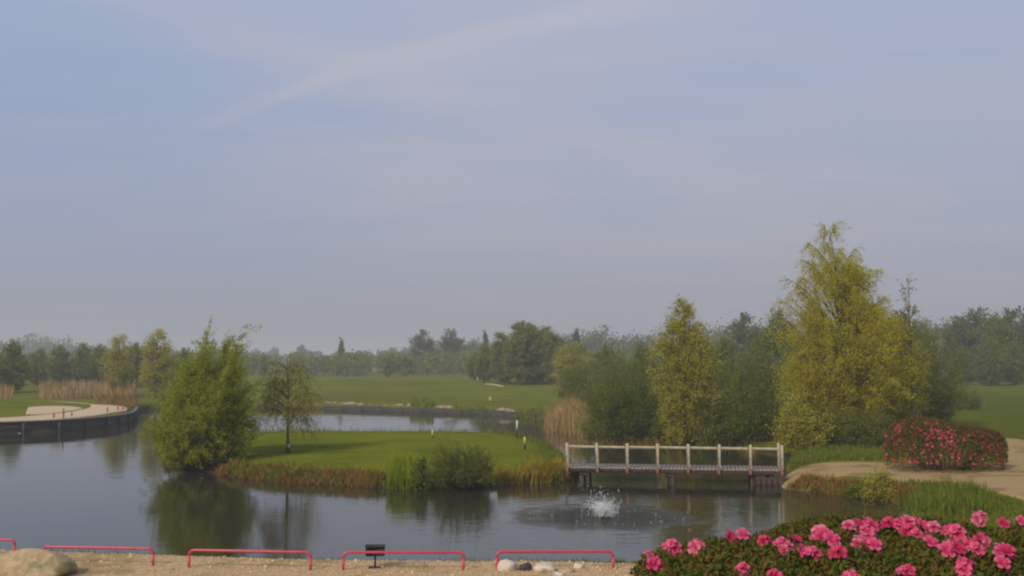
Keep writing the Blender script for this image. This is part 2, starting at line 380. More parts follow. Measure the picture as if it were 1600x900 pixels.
FOL = {
 'willow': foliage('willow_leaf', (.240, .280, .012), (.385, .415, .026), (.46, .45, .06), .6),
 'weep': foliage('weeping_leaf', (.300, .290, .036), (.430, .400, .060), (.38, .27, .080), .55),
 'birch': foliage('yellow_birch_leaf', (.440, .400, .014), (.600, .535, .028), (.34, .34, .016), .6),
 'birch2': foliage('olive_birch_leaf', (.340, .320, .026), (.470, .430, .050), (.18, .18, .02), .45),
 'dark': foliage('dark_shrub_leaf', (.125, .180, .010), (.220, .270, .020), (.28, .29, .025), .52),
 'mid': foliage('green_leaf', (.115, .145, .014), (.205, .225, .024), (.24, .23, .035), .45),
 'olive': foliage('olive_leaf', (.175, .195, .034), (.275, .285, .055), (.28, .22, .075), .5),
 'wood': foliage('far_wood_leaf', (.070, .090, .026), (.140, .150, .040), (.15, .105, .050), .3, .25),
 'pine': foliage('pine_needle', (.030, .046, .016), (.062, .076, .025), None, .2),
 'reed': foliage('dry_reed', (.30, .195, .085), (.46, .32, .15), (.22, .135, .055), .3),
 'rust': foliage('rusty_sedge', (.190, .100, .028), (.300, .170, .050), (.16, .165, .02), .3, 1.2, .22),
 'iris': foliage('iris_blade', (.200, .250, .008), (.340, .380, .020), None, .45),
 'bladeg': foliage('bank_grass_blade', (.092, .128, .010), (.175, .210, .022), (.26, .23, .05), .4),
 'yellowg': foliage('yellow_sedge', (.250, .200, .018), (.390, .300, .045), (.28, .15, .04), .4),
 'azalea': foliage('azalea_leaf', (.052, .076, .010), (.128, .142, .024), (.190, .090, .028), .3, 2.5, .22),
 'azalea2': foliage('azalea_leaf_far', (.062, .076, .014), (.130, .132, .026), (.26, .075, .032), .35, 1.0, .28),
 'jun': foliage('spreading_shrub_leaf', (.110, .135, .012), (.190, .205, .022), None, .45),
}
def petal_mat(name, deep, pale):
    m, t, o = new_mat(name); a = t.nodes.new('ShaderNodeAttribute'); a.attribute_name = 'along'
    g = t.nodes.new('ShaderNodeNewGeometry')
    c = mixc(t, maprange(t, a.outputs['Fac'], .15, 1.0), deep, pale)
    c = mixc(t, mth(t, 'MULTIPLY', g.outputs['Random Per Island'], .35), c, deep)
    p = principled(t, None, c, .6, .2); tr = t.nodes.new('ShaderNodeBsdfTranslucent'); t.links.new(c, tr.inputs[0])
    mx = t.nodes.new('ShaderNodeMixShader'); mx.inputs[0].default_value = .35
    t.links.new(p.outputs[0], mx.inputs[1]); t.links.new(tr.outputs[0], mx.inputs[2]); t.links.new(mx.outputs[0], o.inputs[0]); return m
M['petal'] = petal_mat('pink_petal', (.64, .035, .150), (.84, .190, .310))
M['petal_red'] = petal_mat('crimson_petal', (.42, .022, .060), (.64, .090, .160))
M['petal_pale'] = petal_mat('pale_petal', (.60, .16, .12), (.76, .42, .34))
m, t, o = new_mat('spray_water'); p_ = principled(t, None, (.86, .88, .90), .25, .5); tp = t.nodes.new('ShaderNodeBsdfTransparent'); mx = t.nodes.new('ShaderNodeMixShader'); mx.inputs[0].default_value = .45
t.links.new(p_.outputs[0], mx.inputs[1]); t.links.new(tp.outputs[0], mx.inputs[2]); t.links.new(mx.outputs[0], o.inputs[0]); M['spray'] = m

# ------------------------------------------------------------------ terrain
pz = lambda L: np.array([at_z(x, y, 0.0)[:2] for x, y in L])
outer_px = [(-420, 835), (-150, 868), (0, 880), (250, 889), (500, 897), (700, 899), (860, 900), (960, 903), (1020, 902), (1130, 880), (1240, 856), (1340, 836), (1415, 814),
            (1422, 796), (1400, 785), (1360, 778), (1300, 772), (1240, 765), (1222, 758), (1224, 735), (1228, 716), (1190, 703), (1100, 696), (1000, 691), (930, 686), (893, 678), (872, 665), (850, 655),
            (760, 648), (640, 644), (510, 640), (400, 638), (300, 638), (235, 640), (214, 648), (205, 660), (170, 667), (120, 672), (60, 676), (0, 678), (-120, 684), (-300, 690), (-480, 694)]
OUTER = catmull(pz(outer_px), 5, True)
isl_px = [(256, 729), (300, 733), (350, 743), (420, 752), (500, 757), (600, 762), (700, 765), (800, 758), (862, 755), (896, 751), (900, 738), (880, 716), (850, 702), (800, 692), (700, 688), (500, 687), (400, 690), (320, 700), (268, 714)]
ISL = catmull(pz(isl_px), 5, True)
def land_dist(X, Y):
    return np.maximum(-sdist(X, Y, OUTER), sdist(X, Y, ISL))
QUAY_BOX = (-120, -22, 60, 130)
def height(X, Y, land=None):
    X = np.asarray(X, float); Y = np.asarray(Y, float)
    if land is None: land = land_dist(X, Y)
    n = vnoise(X, Y, 9, 1) * .16 + vnoise(X, Y, 2.3, 2) * .05
    far = sstep(Y, 90, 210) * 1.0 + sstep(Y, 60, 140) * vnoise(X, Y, 46, 3) * .9
    hl = .60 + far + n * sstep(land, .8, 3)
    isl = (Y > 38) & (Y < 75) & (sdist(X, Y, ISL) > -1)
    hl = np.where(isl, .52 + .25 * sstep(Y, 46, 60) + n * .6, hl)
    quay = sstep(-X, 19, 25) * sstep(Y, 55, 66) * (1 - sstep(Y, 118, 140))
    hl = hl * (1 - quay) + (.80 + .3 * n) * quay
    k = np.where(quay > .5, .35, .75) * np.where(Y < 34, .8, 1.0)
    z = np.where(land > 0, hl * (1 - np.exp(-np.maximum(land, 0) / k)), np.maximum(-1.0, land * .55))
    terr = np.clip((21.0 - Y) / 16.5, 0, 1); terr = terr * terr * (3 - 2 * terr) * .35 + terr * .65
    near = (1 - sstep(Y, 27, 33))
    z = np.where(land > 0, z * (1 - near) + np.minimum(z, .45 + n * .3) * near, z)
    return z + 2.85 * terr
def hz1(x, y): return float(height(np.array([x]), np.array([y]))[0])
def ground_at(px, py, z0=.6):
    z = z0
    for _ in range(6):
        p = at_z(px, py, z); z = .5 * z + .5 * max(0.0, hz1(p[0], p[1]))
    p = at_z(px, py, z); p[2] = hz1(p[0], p[1]); return p
def geo(a, b, n): return np.geomspace(a, b, n)
xs = np.concatenate([-geo(45, 2500, 46)[::-1], np.arange(-44.7, 30, .3), geo(30.2, 2500, 50)])
ys = np.concatenate([[-350, -250, -160, -100, -60, -35, -20, -10], np.arange(-4, 15, 1.0), np.arange(15, 62, .25), np.arange(62, 125, .5), geo(125.5, 2600, 70)])
X, Y = np.meshgrid(xs, ys, indexing='xy')
LAND = land_dist(X, Y); Z = height(X, Y, LAND)
nx, ny = len(xs), len(ys)
i, j = np.meshgrid(np.arange(nx - 1), np.arange(ny - 1), indexing='xy'); b0 = (j * nx + i).ravel()
shore = 1 - sstep(LAND, .0, .55)
field = sstep(X - .30 * Y, 4, 12) * sstep(Y, 44, 56) * (1 - sstep(Y, 120, 190))
roughm = sstep(vnoise(X, Y, 17, 5) + .5, .45, .8) * sstep(Y, 85, 110) + (1 - sstep(LAND, .4, 2.2)) * .8
gm = mesh('ground', np.stack([X, Y, Z], -1).reshape(-1, 3), [np.stack([b0, b0 + 1, b0 + nx + 1, b0 + nx], 1)], M['grass'], {'shore': shore.ravel(), 'rough': np.clip(roughm, 0, 1).ravel(), 'field': field.ravel()}, True)
tag(link('ground', gm), 'green mown grass land with banks around the pond', None, None, 'structure')

FOUNT = at_z(945, 808, 0)
M['water'] = water_mat(FOUNT)
wx0, wx1 = OUTER[:, 0].min() - 2, OUTER[:, 0].max() + 2; wy0, wy1 = OUTER[:, 1].min() - 1, OUTER[:, 1].max() + 2
gx, gy = np.linspace(wx0, wx1, 30), np.linspace(wy0, wy1, 30); GX, GY = np.meshgrid(gx, gy)
i, j = np.meshgrid(np.arange(29), np.arange(29)); b0 = (j * 30 + i).ravel()
tag(link('water', mesh('water', np.stack([GX, GY, 0 * GX], -1).reshape(-1, 3), [np.stack([b0, b0 + 1, b0 + 31, b0 + 30], 1)], M['water'])), 'calm grey pond water reflecting the sky and trees', None, None, 'structure')

def sheet(name, A, B, mat, lift, label, nacross=10, along=10):
    """a strip between two edge curves, draped over the ground"""
    A, B = catmull(A, along), catmull(B, along); t = np.linspace(0, 1, nacross + 1)[None, :, None]
    P = A[:, None, :2] * (1 - t) + B[:, None, :2] * t; n0, n1 = P.shape[:2]
    z = height(P[..., 0], P[..., 1]) + lift
    z[:, 0] -= lift * 1.6; z[:, -1] -= lift * 1.6
    j, i = np.meshgrid(np.arange(n0 - 1), np.arange(n1 - 1), indexing='ij'); b = (j * n1 + i).ravel()
    V = np.concatenate([P, z[..., None]], -1).reshape(-1, 3)
    fq = np.stack([b, b + 1, b + n1 + 1, b + n1], 1)
    a0 = V[fq[0]]; nrm_ = np.cross(a0[1] - a0[0], a0[2] - a0[0])
    if nrm_[2] < 0: fq = fq[:, ::-1]
    return tag(link(name, mesh(name, V, [fq], mat, None, True)), label, None, None, 'structure')
pg = lambda L, z: np.array([at_z(x, y, z) for x, y in L])
# gravel path from the bridge round the flowering bush
sheet('gravel_path', pg([(1221, 727), (1270, 722), (1330, 722), (1390, 724), (1460, 729), (1530, 734), (1600, 734), (1680, 736)], .6),
      pg([(1221, 745), (1270, 743), (1330, 741), (1400, 749), (1450, 752), (1520, 760), (1600, 781), (1690, 812)], .6), M['gravel'], .035, 'pale gravel path curving away from the footbridge', 24, 16)
sheet('gravel_path', pg([(1500, 746), (1545, 730), (1572, 714), (1568, 700), (1560, 690)], .6), pg([(1680, 745), (1690, 728), (1660, 705), (1610, 690), (1575, 685)], .6), M['gravel'], .05, 'gravel path fork running up behind the flowering bush', 16, 12)
# shore shingle in the foreground
near_edge = np.array([[x, y + dy] for (x, y), dy in zip(pz([(-420, 848), (-150, 876), (0, 888), (250, 897), (500, 905), (700, 907), (860, 908), (960, 911), (1060, 905), (1200, 878)]), [0] * 10)])
sheet('gravel_shore', near_edge, np.array([[p[0] * .75, 15.0] for p in near_edge]), M['shingle'], .03, 'tan gravel strip along the near edge of the pond', 40, 12)
# sand on the left spit
sheet('sand_path', pg([(-200, 668), (-80, 666), (0, 661), (60, 657), (120, 652), (165, 647), (196, 641), (206, 636)], .8), pg([(-200, 660), (-80, 657), (0, 653), (60, 649), (110, 644), (140, 636), (130, 630), (60, 627)], .8), M['sand'], .05, 'sandy path along the top of the curved quay', 16, 8)
sheet('sand_bunker', pg([(40, 648), (75, 647), (105, 643), (128, 639)], .8), pg([(44, 636), (75, 634), (105, 634.5), (127, 637)], .8), M['sand'], .05, 'sand bunker cut into the grass on the left spit', 10, 8)
sheet('sand_bunker', np.array([ground_at(*q, 1.5) for q in [(757, 600.8), (770, 602.0), (786, 604.6)]]), np.array([ground_at(*q, 1.5) for q in [(759, 598.8), (772, 599.2), (788, 603.0)]]), M['sand'], .04, 'small white sand bunker before the far birch grove', 4, 5)

# ------------------------------------------------------------------ plant builders
def build_tree(name, seed, H, prof, trunk_r, n_limb, n_twig, n_leaf, leaf, fol, bark, twig_len=.7, up=.3, droop=0., spread=.10, stems=1, base_w=.1, t_min=.08, lean=(0, 0), shoots=(), lobes=.22, attach=.45, trunk_top=.96, sides=7):
    """one tree or shrub: returns (wood mesh, crown mesh). prof = [(height share, radius m)]"""
    r = np.random.default_rng(seed); wood, crown = MB(), MB()
    pt, pr = np.array(prof, float).T
    ph = r.uniform(0, 6.28, 5); fr = np.array([1, 2, 3, 2, 5]); vz = r.uniform(2, 7, 5)
    def R(t, a):
        k = sum(np.cos(fr[q] * a + ph[q] + vz[q] * t) for q in range(5)) / 5
        return np.interp(t, pt, pr) * (1 + lobes * 2 * k)
    tt = np.linspace(0, 1, 9); wob = np.cumsum(r.normal(0, .012 * H, (9, 2)), 0) * tt[:, None]
    axis = np.concatenate([wob + np.outer(tt, lean), (tt * H * trunk_top)[:, None]], 1)
    ax = lambda h: np.stack([np.interp(h, axis[:, 2], axis[:, q]) for q in range(3)], -1)
    if stems == 1:
        wood.tube(axis, trunk_r * (1 - tt) ** .85 + .012 + trunk_r * .5 * np.exp(-tt * 30), sides)
    # limbs reach out to points spread through the crown
    tg = np.linspace(t_min, 1, 200); wgt = np.interp(tg, pt, pr) ** 1.4 + .02; wgt /= wgt.sum()
    t_ = r.choice(tg, n_limb, p=wgt) + r.normal(0, .01, n_limb); a = r.uniform(0, 2 * math.pi, n_limb)
    rad = R(t_, a) * np.sqrt(r.uniform(.12, 1.0, n_limb))
    c = ax(np.clip(t_, 0, 1) * H); c[:, 2] = t_ * H
    tip = c + np.stack([np.cos(a) * rad, np.sin(a) * rad, 0 * a], 1)
    if stems == 1:
        ha = np.clip(t_ * H - rad * attach * 1.6 - r.uniform(0, .06, n_limb) * H, H * t_min * .6, H * trunk_top * .98); st = ax(ha)
        lr = np.maximum(.010, trunk_r * .42 * (rad / (pr.max() + 1e-6)) ** .6)
    else:
        q = r.integers(0, stems, n_limb); sa = np.arange(stems) / stems * 6.28 + r.uniform(0, 1, stems); sb = np.sqrt(r.uniform(.05, 1, stems)) * base_w
        st = np.stack([np.cos(sa[q]) * sb[q], np.sin(sa[q]) * sb[q], np.full(n_limb, -.05)], 1); lr = np.full(n_limb, trunk_r)
        # stems lean to their own side
        a2 = sa[q] + r.normal(0, 1.1, n_limb); tip = np.stack([c[:, 0] + np.cos(a2) * rad, c[:, 1] + np.sin(a2) * rad, tip[:, 2]], 1)
    for dx, dy, h in shoots:
        k = max(4, n_limb // 64); hh = h * r.uniform(.72, 1, k)
        tip = np.concatenate([tip, np.stack([dx + r.normal(0, .12, k) * (1.2 - hh / h) * 3, dy + r.normal(0, .12, k), hh], 1)])
        st = np.concatenate([st, np.stack([np.full(k, dx * .4), np.full(k, dy * .4), np.full(k, h * .35)], 1)]); lr = np.concatenate([lr, np.full(k, .02)])
    mid = (st + tip) / 2; out = (tip - st) * np.array([1, 1, 0])
    mid[:, 2] += np.linalg.norm(out, axis=1) * (.10 + .25 * (droop > 0)); mid[:, :2] += r.normal(0, .05, (len(mid), 2)) * np.linalg.norm(tip - st, axis=1)[:, None]
    bez_tubes(wood, st, mid, tip, lr, np.full(len(tip), .006), 5, 4)
    n_all = len(tip); s = r.uniform(.35, 1.02, (n_all, n_twig)); s3 = s[..., None]
    tb = ((1 - s3) ** 2 * st[:, None] + 2 * s3 * (1 - s3) * mid[:, None] + s3 ** 2 * tip[:, None]).reshape(-1, 3)
    d = np.repeat(out / (np.linalg.norm(out, axis=1)[:, None] + 1e-6), n_twig, 0) * .6 + r.normal(0, .55, (len(tb), 3))
    d[:, 2] += up - droop * 1.2; d /= np.linalg.norm(d, axis=1)[:, None] + 1e-9
    tl = twig_len * r.uniform(.45, 1.25, len(tb)); te = tb + d * tl[:, None]; tm = (tb + te) / 2
    tm[:, 2] += tl * .15 * (1 if droop > 0 else .3); te[:, 2] -= droop * tl * .7
    te[:, 2] = np.maximum(te[:, 2], .08)
    bez_tubes(wood, tb, tm, te, np.full(len(tb), .009), np.full(len(tb), .003), 2, 3)
    u = r.uniform(.05, 1.08, (len(tb), n_leaf)); u3 = u[..., None]
    P = ((1 - u3) ** 2 * tb[:, None] + 2 * u3 * (1 - u3) * tm[:, None] + u3 ** 2 * te[:, None]).reshape(-1, 3) + r.normal(0, spread, (len(tb) * n_leaf, 3))
    P[:, 2] = np.maximum(P[:, 2], .06)
    D = np.repeat(d, n_leaf, 0) * .5 + r.normal(0, .6, P.shape); D[:, 2] -= droop * .8
    sz = r.uniform(.65, 1.3, len(P)); leaf_quads(crown, P, D, leaf[0] * sz, leaf[1] * sz, r)
    return wood.mesh(name + '_wood', bark, True), crown.mesh(name + '_crown', fol)
def plant(name, label, cat, loc, meshes, scale=(1, 1, 1), rz=0., group=None, parts=('trunk', 'crown')):
    e = thing(name, label, cat, loc, rz, group, scale)
    for n, me in zip(parts, meshes): link(n, me, e)
    return e
def top_h(p, py):
    """height above point p of the photo row py"""
    r = ray(800, py); return CAM_Z + r[2] * p[1] / r[1] - p[2]

# willow shrub on the island's left end
p = ground_at(318, 727, .2); p[2] -= .05
H = top_h(p, 553)
wm = build_tree('willow', 11, H, [(0, 1.5), (.1, 2.0), (.3, 2.25), (.5, 2.2), (.7, 1.85), (.88, 1.3), (1, .6)], .024, 320, 13, 25, (.15, .036), FOL['willow'], M['twig'], .75, .75, 0, .07, stems=22, base_w=.8, t_min=.03, lobes=.10,
                shoots=[(.05, 0, top_h(p, 509)), (.9, .3, top_h(p, 519)), (1.55, 0, top_h(p, 505)), (-.8, 0, top_h(p, 540)), (1.3, -.4, top_h(p, 530)), (-.2, .4, top_h(p, 528))])
plant('willow_shrub', 'big round bright green willow shrub at the left end of the island', 'shrub', p, wm, parts=('stems', 'crown'))
# small weeping tree beside it
p = ground_at(450, 708, .6); H = top_h(p, 548)
wm = build_tree('weeping', 12, H, [(0, 0), (.22, .2), (.3, 1.7), (.45, 2.15), (.62, 1.75), (.8, 1.15), (1, .35)],   .065, 54, 8, 9, (.085, .05), FOL['weep'], M['twig'], .85, .0, .75, .09, t_min=.3, attach=.1)
e = plant('weeping_tree', 'small weeping tree with sparse brownish leaves on the island lawn', 'tree', p, wm)
mb = MB(); mb.tube([(0, 0, -.02), (0, 0, .2), (0, 0, .42)], [.085, .08, .08], 10); link('lit_trunk_foot', mb.mesh('lit_trunk_foot', M['white']), e)  # added white sleeve: its pale colour stands in for the sunlit trunk base
# tall yellow birch on the right
p = ground_at(1316, 690, .7); H = top_h(p, 343)
wm = build_tree('birch_big', 21, H, [(0, 0), (.08, .6), (.16, 2.9), (.3, 4.2), (.5, 4.1), (.62, 3.4), (.72, 2.6), (.83, 1.85), (.93, .9), (1, .25)], .17, 360, 15, 22, (.088, .062), FOL['birch'], M['twig'], .75, .1, .45, .09, t_min=.13, attach=.7, lobes=.26)
plant('birch_tree', 'tall yellow-leaved birch with a broad drooping crown right of the footbridge', 'tree', p, wm, rz=.6)
# second birch beside it filling the right side
p = ground_at(1392, 682, .7); H = top_h(p, 498)
wm = build_tree('birch_low', 22, H, [(0, .3), (.15, 1.6), (.4, 2.1), (.7, 1.7), (.9, .9), (1, .2)], .09, 160, 13, 20, (.088, .060), FOL['birch'], M['twig'], .7, .1, .4, .11, t_min=.1, attach=.6)
plant('birch_tree', 'lower rounded yellow birch just right of the tall birch', 'tree', p, wm)
# narrow birch behind the bridge
p = ground_at(1078, 688, .4); H = top_h(p, 462)
wm = build_tree('birch_mid', 23, H, [(0, .2), (.1, 1.5), (.3, 2.15), (.5, 1.95), (.68, 1.5), (.79, 1.15), (.85, .55), (.93, .3), (1, .1)], .12, 250, 13, 20, (.10, .068), FOL['birch2'], M['twig'], .7, .25, .25, .11, t_min=.1, attach=.7)
plant('birch_tree', 'narrow-topped olive-yellow birch behind the middle of the footbridge', 'tree', p, wm)
# dark shrubs behind the bridge
def shrub(px, py, ptop, halfpx, fol, seed, label, leaf=(.12, .055), n=130, name='dense_shrub', z0=.4, d=None, stems=10, lf=13, bark='bark', flat=1.0, up=.5):
    p = ground_at(px, py, z0) if d is None else at_d(px, 565, d)
    if d is not None: p[2] = hz1(p[0], p[1])
    p[2] -= .04
    H = top_h(p, ptop); rr = halfpx * p[1] / F
    wm = build_tree(name + str(seed), seed, H, [(0, .6 * rr), (.12, .9 * rr), (.35, rr), (.6, .92 * rr * flat), (.8, .62 * rr * flat), (.93, .35 * rr), (1, .15 * rr)], .03, n, 11, lf, leaf, FOL[fol], M[bark], .28 * rr + .12, up, 0, .05 * rr + .03, stems=stems, base_w=.35 * rr, t_min=.05)
    return plant(name, label, 'shrub', p, wm, parts=('stems', 'crown'))
shrub(968, 688, 545, 72, 'dark', 31, 'dense dark green shrub between the reeds and the birch', n=190)
shrub(1040, 689, 600, 34, 'dark', 38, 'low dark shrub at the water edge left of the narrow birch', n=90)
shrub(1172, 696, 545, 66, 'dark', 32, 'dense dark green shrub behind the right half of the footbridge', n=190)
shrub(1120, 690, 610, 40, 'mid', 39, 'low mid-green shrub right of the narrow birch trunk', n=100)
shrub(1250, 706, 612, 42, 'birch2', 33, 'loose yellowish shrub at the right end of the footbridge', n=110, up=.3)
shrub(1455, 668, 492, 50, 'mid', 34, 'tall green shrub right of the tall birch', n=170)
shrub(1350, 698, 640, 52, 'mid', 35, 'low green undergrowth below the tall birch', n=120)
shrub(1290, 694, 628, 40, 'jun', 36, 'dark low undergrowth left of the tall birch trunk', n=100)
shrub(1512, 640, 596, 22, 'olive', 37, 'small rounded bush on the edge of the right lawn', n=60)
shrub(905, 640, 560, 34, 'mid', 40, 'soft green bush behind the pale reeds', d=112, n=110, leaf=(.16, .09))
# slim young poplar poking out above the shrub
p = at_d(1424, 565, 60); p[2] = hz1(p[0], p[1]); H = top_h(p, 428)
wm = build_tree('slim', 41, H, [(0, .1), (.3, .9), (.6, .75), (.8, .5), (1, .18)], .05, 70, 4, 5, (.11, .07), FOL['olive'], M['bark'], .4, .5, 0, .07, t_min=.25)
plant('slim_tree', 'slim sparse young tree rising above the shrub beside the birch', 'tree', p, wm)

# ------------------------------------------------------------------ middle-distance and far trees
PROTO = {}
PROTO['round'] = build_tree('round', 51, 10, [(0, .3), (.12, 2.0), (.3, 3.6), (.55, 4.0), (.8, 2.9), (.93, 1.6), (1, .4)], .22, 130, 9, 9, (.36, .26), FOL['wood'], M['bark'], 1.1, .3, 0, .26, t_min=.1, lobes=.28)
PROTO['green'] = build_tree('green', 52, 10, [(0, .5), (.1, 2.2), (.3, 3.3), (.55, 3.2), (.8, 2.0), (.93, 1.0), (1, .3)], .20, 120, 9, 9, (.34, .24), FOL['mid'], M['bark'], 1.1, .4, 0, .24, t_min=.08, lobes=.28)
PROTO['birch'] = build_tree('fbirch', 53, 10, [(0, .0), (.07, .9), (.2, 1.9), (.55, 2.4), (.8, 1.8), (.93, 1.0), (1, .3)], .15, 150, 10, 10, (.27, .17), FOL['olive'], M['bark_pale'], .9, .5, .1, .18, t_min=.09, lobes=.26)
PROTO['ybirch'] = build_tree('ybirch', 54, 10, [(0, .0), (.1, 1.2), (.3, 2.3), (.55, 2.3), (.8, 1.5), (.93, .8), (1, .2)], .14, 120, 10, 11, (.20, .13), FOL['birch2'], M['bark'], 1.0, .3, .2, .2, t_min=.1, lobes=.3)
PROTO['poplar'] = build_tree('poplar', 55, 10, [(0, .1), (.15, .7), (.4, .9), (.7, .8), (.9, .5), (1, .15)], .16, 90, 8, 8, (.30, .2), FOL['mid'], M['bark'], .7, .9, 0, .15, t_min=.12)
PROTO['pine'] = build_tree('pine', 56, 10, [(0, .4), (.12, 2.0), (.4, 1.5), (.7, .9), (.9, .4), (1, .08)], .2, 120, 9, 9, (.34, .16), FOL['pine'], M['bark'], .8, .05, 0, .16, t_min=.1)
def tree_copy(kind, name, label, px, d, ptop, group=None, wf=1.0, rz=None):
    p = at_d(px, 565, d); p[2] = hz1(p[0], p[1]) - .05; s_ = top_h(p, ptop) / 10.0
    rz = rz if rz is not None else (px * 1.37) % 6.28
    return plant(name, label, 'tree', p, PROTO[kind], (s_ * wf, s_ * wf, s_), rz, group)
G = 'birch grove beyond the fairway'
for px, d, top, kd, lb in [(757, 172, 541, 'birch', 'leftmost birch of the grove beyond the fairway'), (786, 170, 522, 'birch', 'birch second from the left in the grove beyond the fairway'),
                           (812, 168, 505, 'birch', 'tallest birch, mid-grove beyond the fairway'), (836, 170, 512, 'birch', 'birch just right of the tallest one in the grove'),
                           (864, 168, 520, 'birch', 'right-hand birch of the grove beyond the fairway'), (824, 178, 508, 'birch', 'birch behind the tallest one in the grove'), (848, 178, 513, 'birch', 'birch behind the right half of the grove')]:
    tree_copy(kd, 'birch_tree', lb, px, d, top, G, 1.25)
for px, d, top, lb in [(742, 186, 552, 'low green tree at the left foot of the birch grove'), (776, 190, 536, 'green tree behind the left half of the birch grove'), (878, 186, 528, 'green tree closing the right side of the birch grove'), (905, 180, 534, 'green tree between the birch grove and the pale yellow tree')]:
    tree_copy('green', 'leafy_tree', lb, px, d, top, 'green trees around the birch grove', 1.0)
tree_copy('ybirch', 'leafy_tree', 'yellow-green tree at the right end of the birch grove', 890, 150, 532, None, 1.5)
tree_copy('ybirch', 'leafy_tree', 'pale yellow tree behind the dark shrub near the reeds', 925, 165, 545, None, 1.4)
tree_copy('ybirch', 'leafy_tree', 'brownish yellow tree left of the willow shrub, the taller of two', 245, 122, 508, None, 1.05)
tree_copy('ybirch', 'leafy_tree', 'brownish yellow tree behind the tip of the quay', 184, 126, 517, None, .95)
for px, d, top, lb in [(18, 135, 534, 'green tree at the far left edge behind the reeds'), (60, 165, 546, 'low green tree behind the reeds, second from the left edge'), (95, 160, 541, 'mid-green tree behind the middle of the left reeds'),
                       (130, 170, 538, 'dark green tree left of the two yellowish trees'), (158, 165, 540, 'green tree touching the left yellowish tree'), (214, 150, 537, 'green tree between the two brownish yellow trees'), (285, 150, 545, 'green tree half hidden behind the willow shrub')]:
    tree_copy('green', 'leafy_tree', lb, px, d, top, 'trees behind the left spit', 1.1)
tree_copy('poplar', 'poplar_tree', 'lone slim poplar standing on the far side of the fairway', 533, 290, 529, None, .75)
tree_copy('round', 'round_tree', 'round-crowned hazy tree left of the birch grove', 661, 330, 519, None, 1.0)
tree_copy('round', 'round_tree', 'second round hazy tree nearer the birch grove', 703, 335, 518, None, .95)
tree_copy('pine', 'conifer_tree', 'small pointed conifer behind the birch grove left side', 757, 330, 515, None, .7)
tree_copy('pine', 'conifer_tree', 'dark pointed conifer in the wood right of the grove', 900, 300, 512, None, .8)
tree_copy('green', 'leafy_tree', 'tall bluish tree behind the tall birch, left side', 1222, 150, 486, None, .8)
for px, d, top, lb in [(1006, 130, 538, 'green tree above the gap between the dark shrub and the narrow birch'), (1128, 115, 528, 'green tree just right of the narrow birch behind the bridge'), (1196, 118, 516, 'green tree behind the shrub at the left of the tall birch'), (945, 140, 540, 'green tree behind the left half of the dark shrub')]:
    tree_copy('green', 'leafy_tree', lb, px, d, top, 'trees behind the footbridge', 1.0)
tree_copy('round', 'leafy_tree', 'hazy tree in the gap between the two birches', 1165, 210, 495, None, .95)
tree_copy('round', 'leafy_tree', 'dark tree behind the tall green shrub, right side', 1412, 150, 492, None, .9)
for px, d, top, kd, lb in [(1500, 215, 500, 'round', 'hazy dark tree at the left end of the right-hand wood'), (1530, 230, 488, 'round', 'tall dark tree in the right-hand wood left of centre'), (1560, 215, 493, 'green', 'greener tree in the middle of the right-hand wood'),
                       (1590, 220, 487, 'round', 'tall dark tree at the right picture edge'), (1545, 190, 528, 'green', 'lower green tree in front of the right-hand wood'), (1505, 195, 540, 'green', 'low green tree at the left foot of the right-hand wood'), (1585, 195, 535, 'green', 'low green tree at the right foot of the right-hand wood'), (1625, 215, 490, 'round', 'tree of the right-hand wood cut by the picture edge')]:
    tree_copy(kd, 'leafy_tree', lb, px, d * .86, top, 'trees of the right-hand wood', 1.0)

def woodland(name, label, seed, xs_, tops, dist, n, fol, leaf, per, wfac=.42):
    """a wood that reads as one mass: trees spread over a belt, crowns of leaf clumps"""
    r = np.random.default_rng(seed); cr, tr = MB(), MB()
    for k in range(n):
        px = r.uniform(xs_[0], xs_[-1]); dk = np.interp(px, dist[0], dist[1]); d = dk * r.uniform(.86, 1.14); x = (px - 800) / F * d
        zb = hz1(x, d); top = np.interp(px, xs_, tops) + r.normal(0, 3.5) + 3
        base = np.array([x, d, zb]); H = top_h(base, top) * r.uniform(.88, 1.06); R_ = H * wfac * r.uniform(.75, 1.25)
        nc = per // 14; u = r.normal(size=(nc, 3)); u /= np.linalg.norm(u, axis=1)[:, None]; u *= (r.uniform(.15, 1, nc) ** .4)[:, None]
        con = r.uniform() < .18
        zc = u[:, 2] * .46 * H + .52 * H; sh = np.where(con, np.clip(1.15 - zc / H, .08, 1), 1.0)
        C = np.stack([u[:, 0] * R_ * sh * (.55 if con else 1), u[:, 1] * R_ * sh, zc], 1) + base
        P = np.repeat(C, 14, 0) + r.normal(0, .085 * H, (nc * 14, 3)) * np.array([1, 1, .8]); P[:, 2] = np.maximum(P[:, 2], zb + .1)
        lf = leaf * dk / 500; leaf_quads(cr, P, r.normal(size=P.shape), lf * r.uniform(.6, 1.3, len(P)), lf * .7, r)
        bez_tubes(tr, base[None] - [[0, 0, .1]], base[None] + [[0, 0, .3 * H]], base[None] + [[.1, 0, .75 * H]], np.array([.18]), np.array([.05]), 3, 4)
    e = tag(link(name, None), label, None, None, 'stuff')
    tag(link('crown', cr.mesh(name, fol), e), kind='stuff'); tag(link('trunk', tr.mesh(name + '_trunks', M['bark']), e), kind='stuff')
FX = [-700, -300, 0, 60, 150, 200, 400, 520, 600, 720, 800, 860, 900, 1000, 1050, 1150, 1210, 1400, 1500, 1600, 2000, 2400]
woodland('far_woodland', 'hazy far wood along the whole horizon', 61, FX, [532, 530, 531, 528, 534, 546, 547, 549, 545, 532, 527, 521, 517, 519, 516, 503, 508, 498, 497, 494, 490, 490], ([-700, 620, 760, 2400], [780, 740, 420, 360]), 620, FOL['wood'], 1.2, 380, .5)
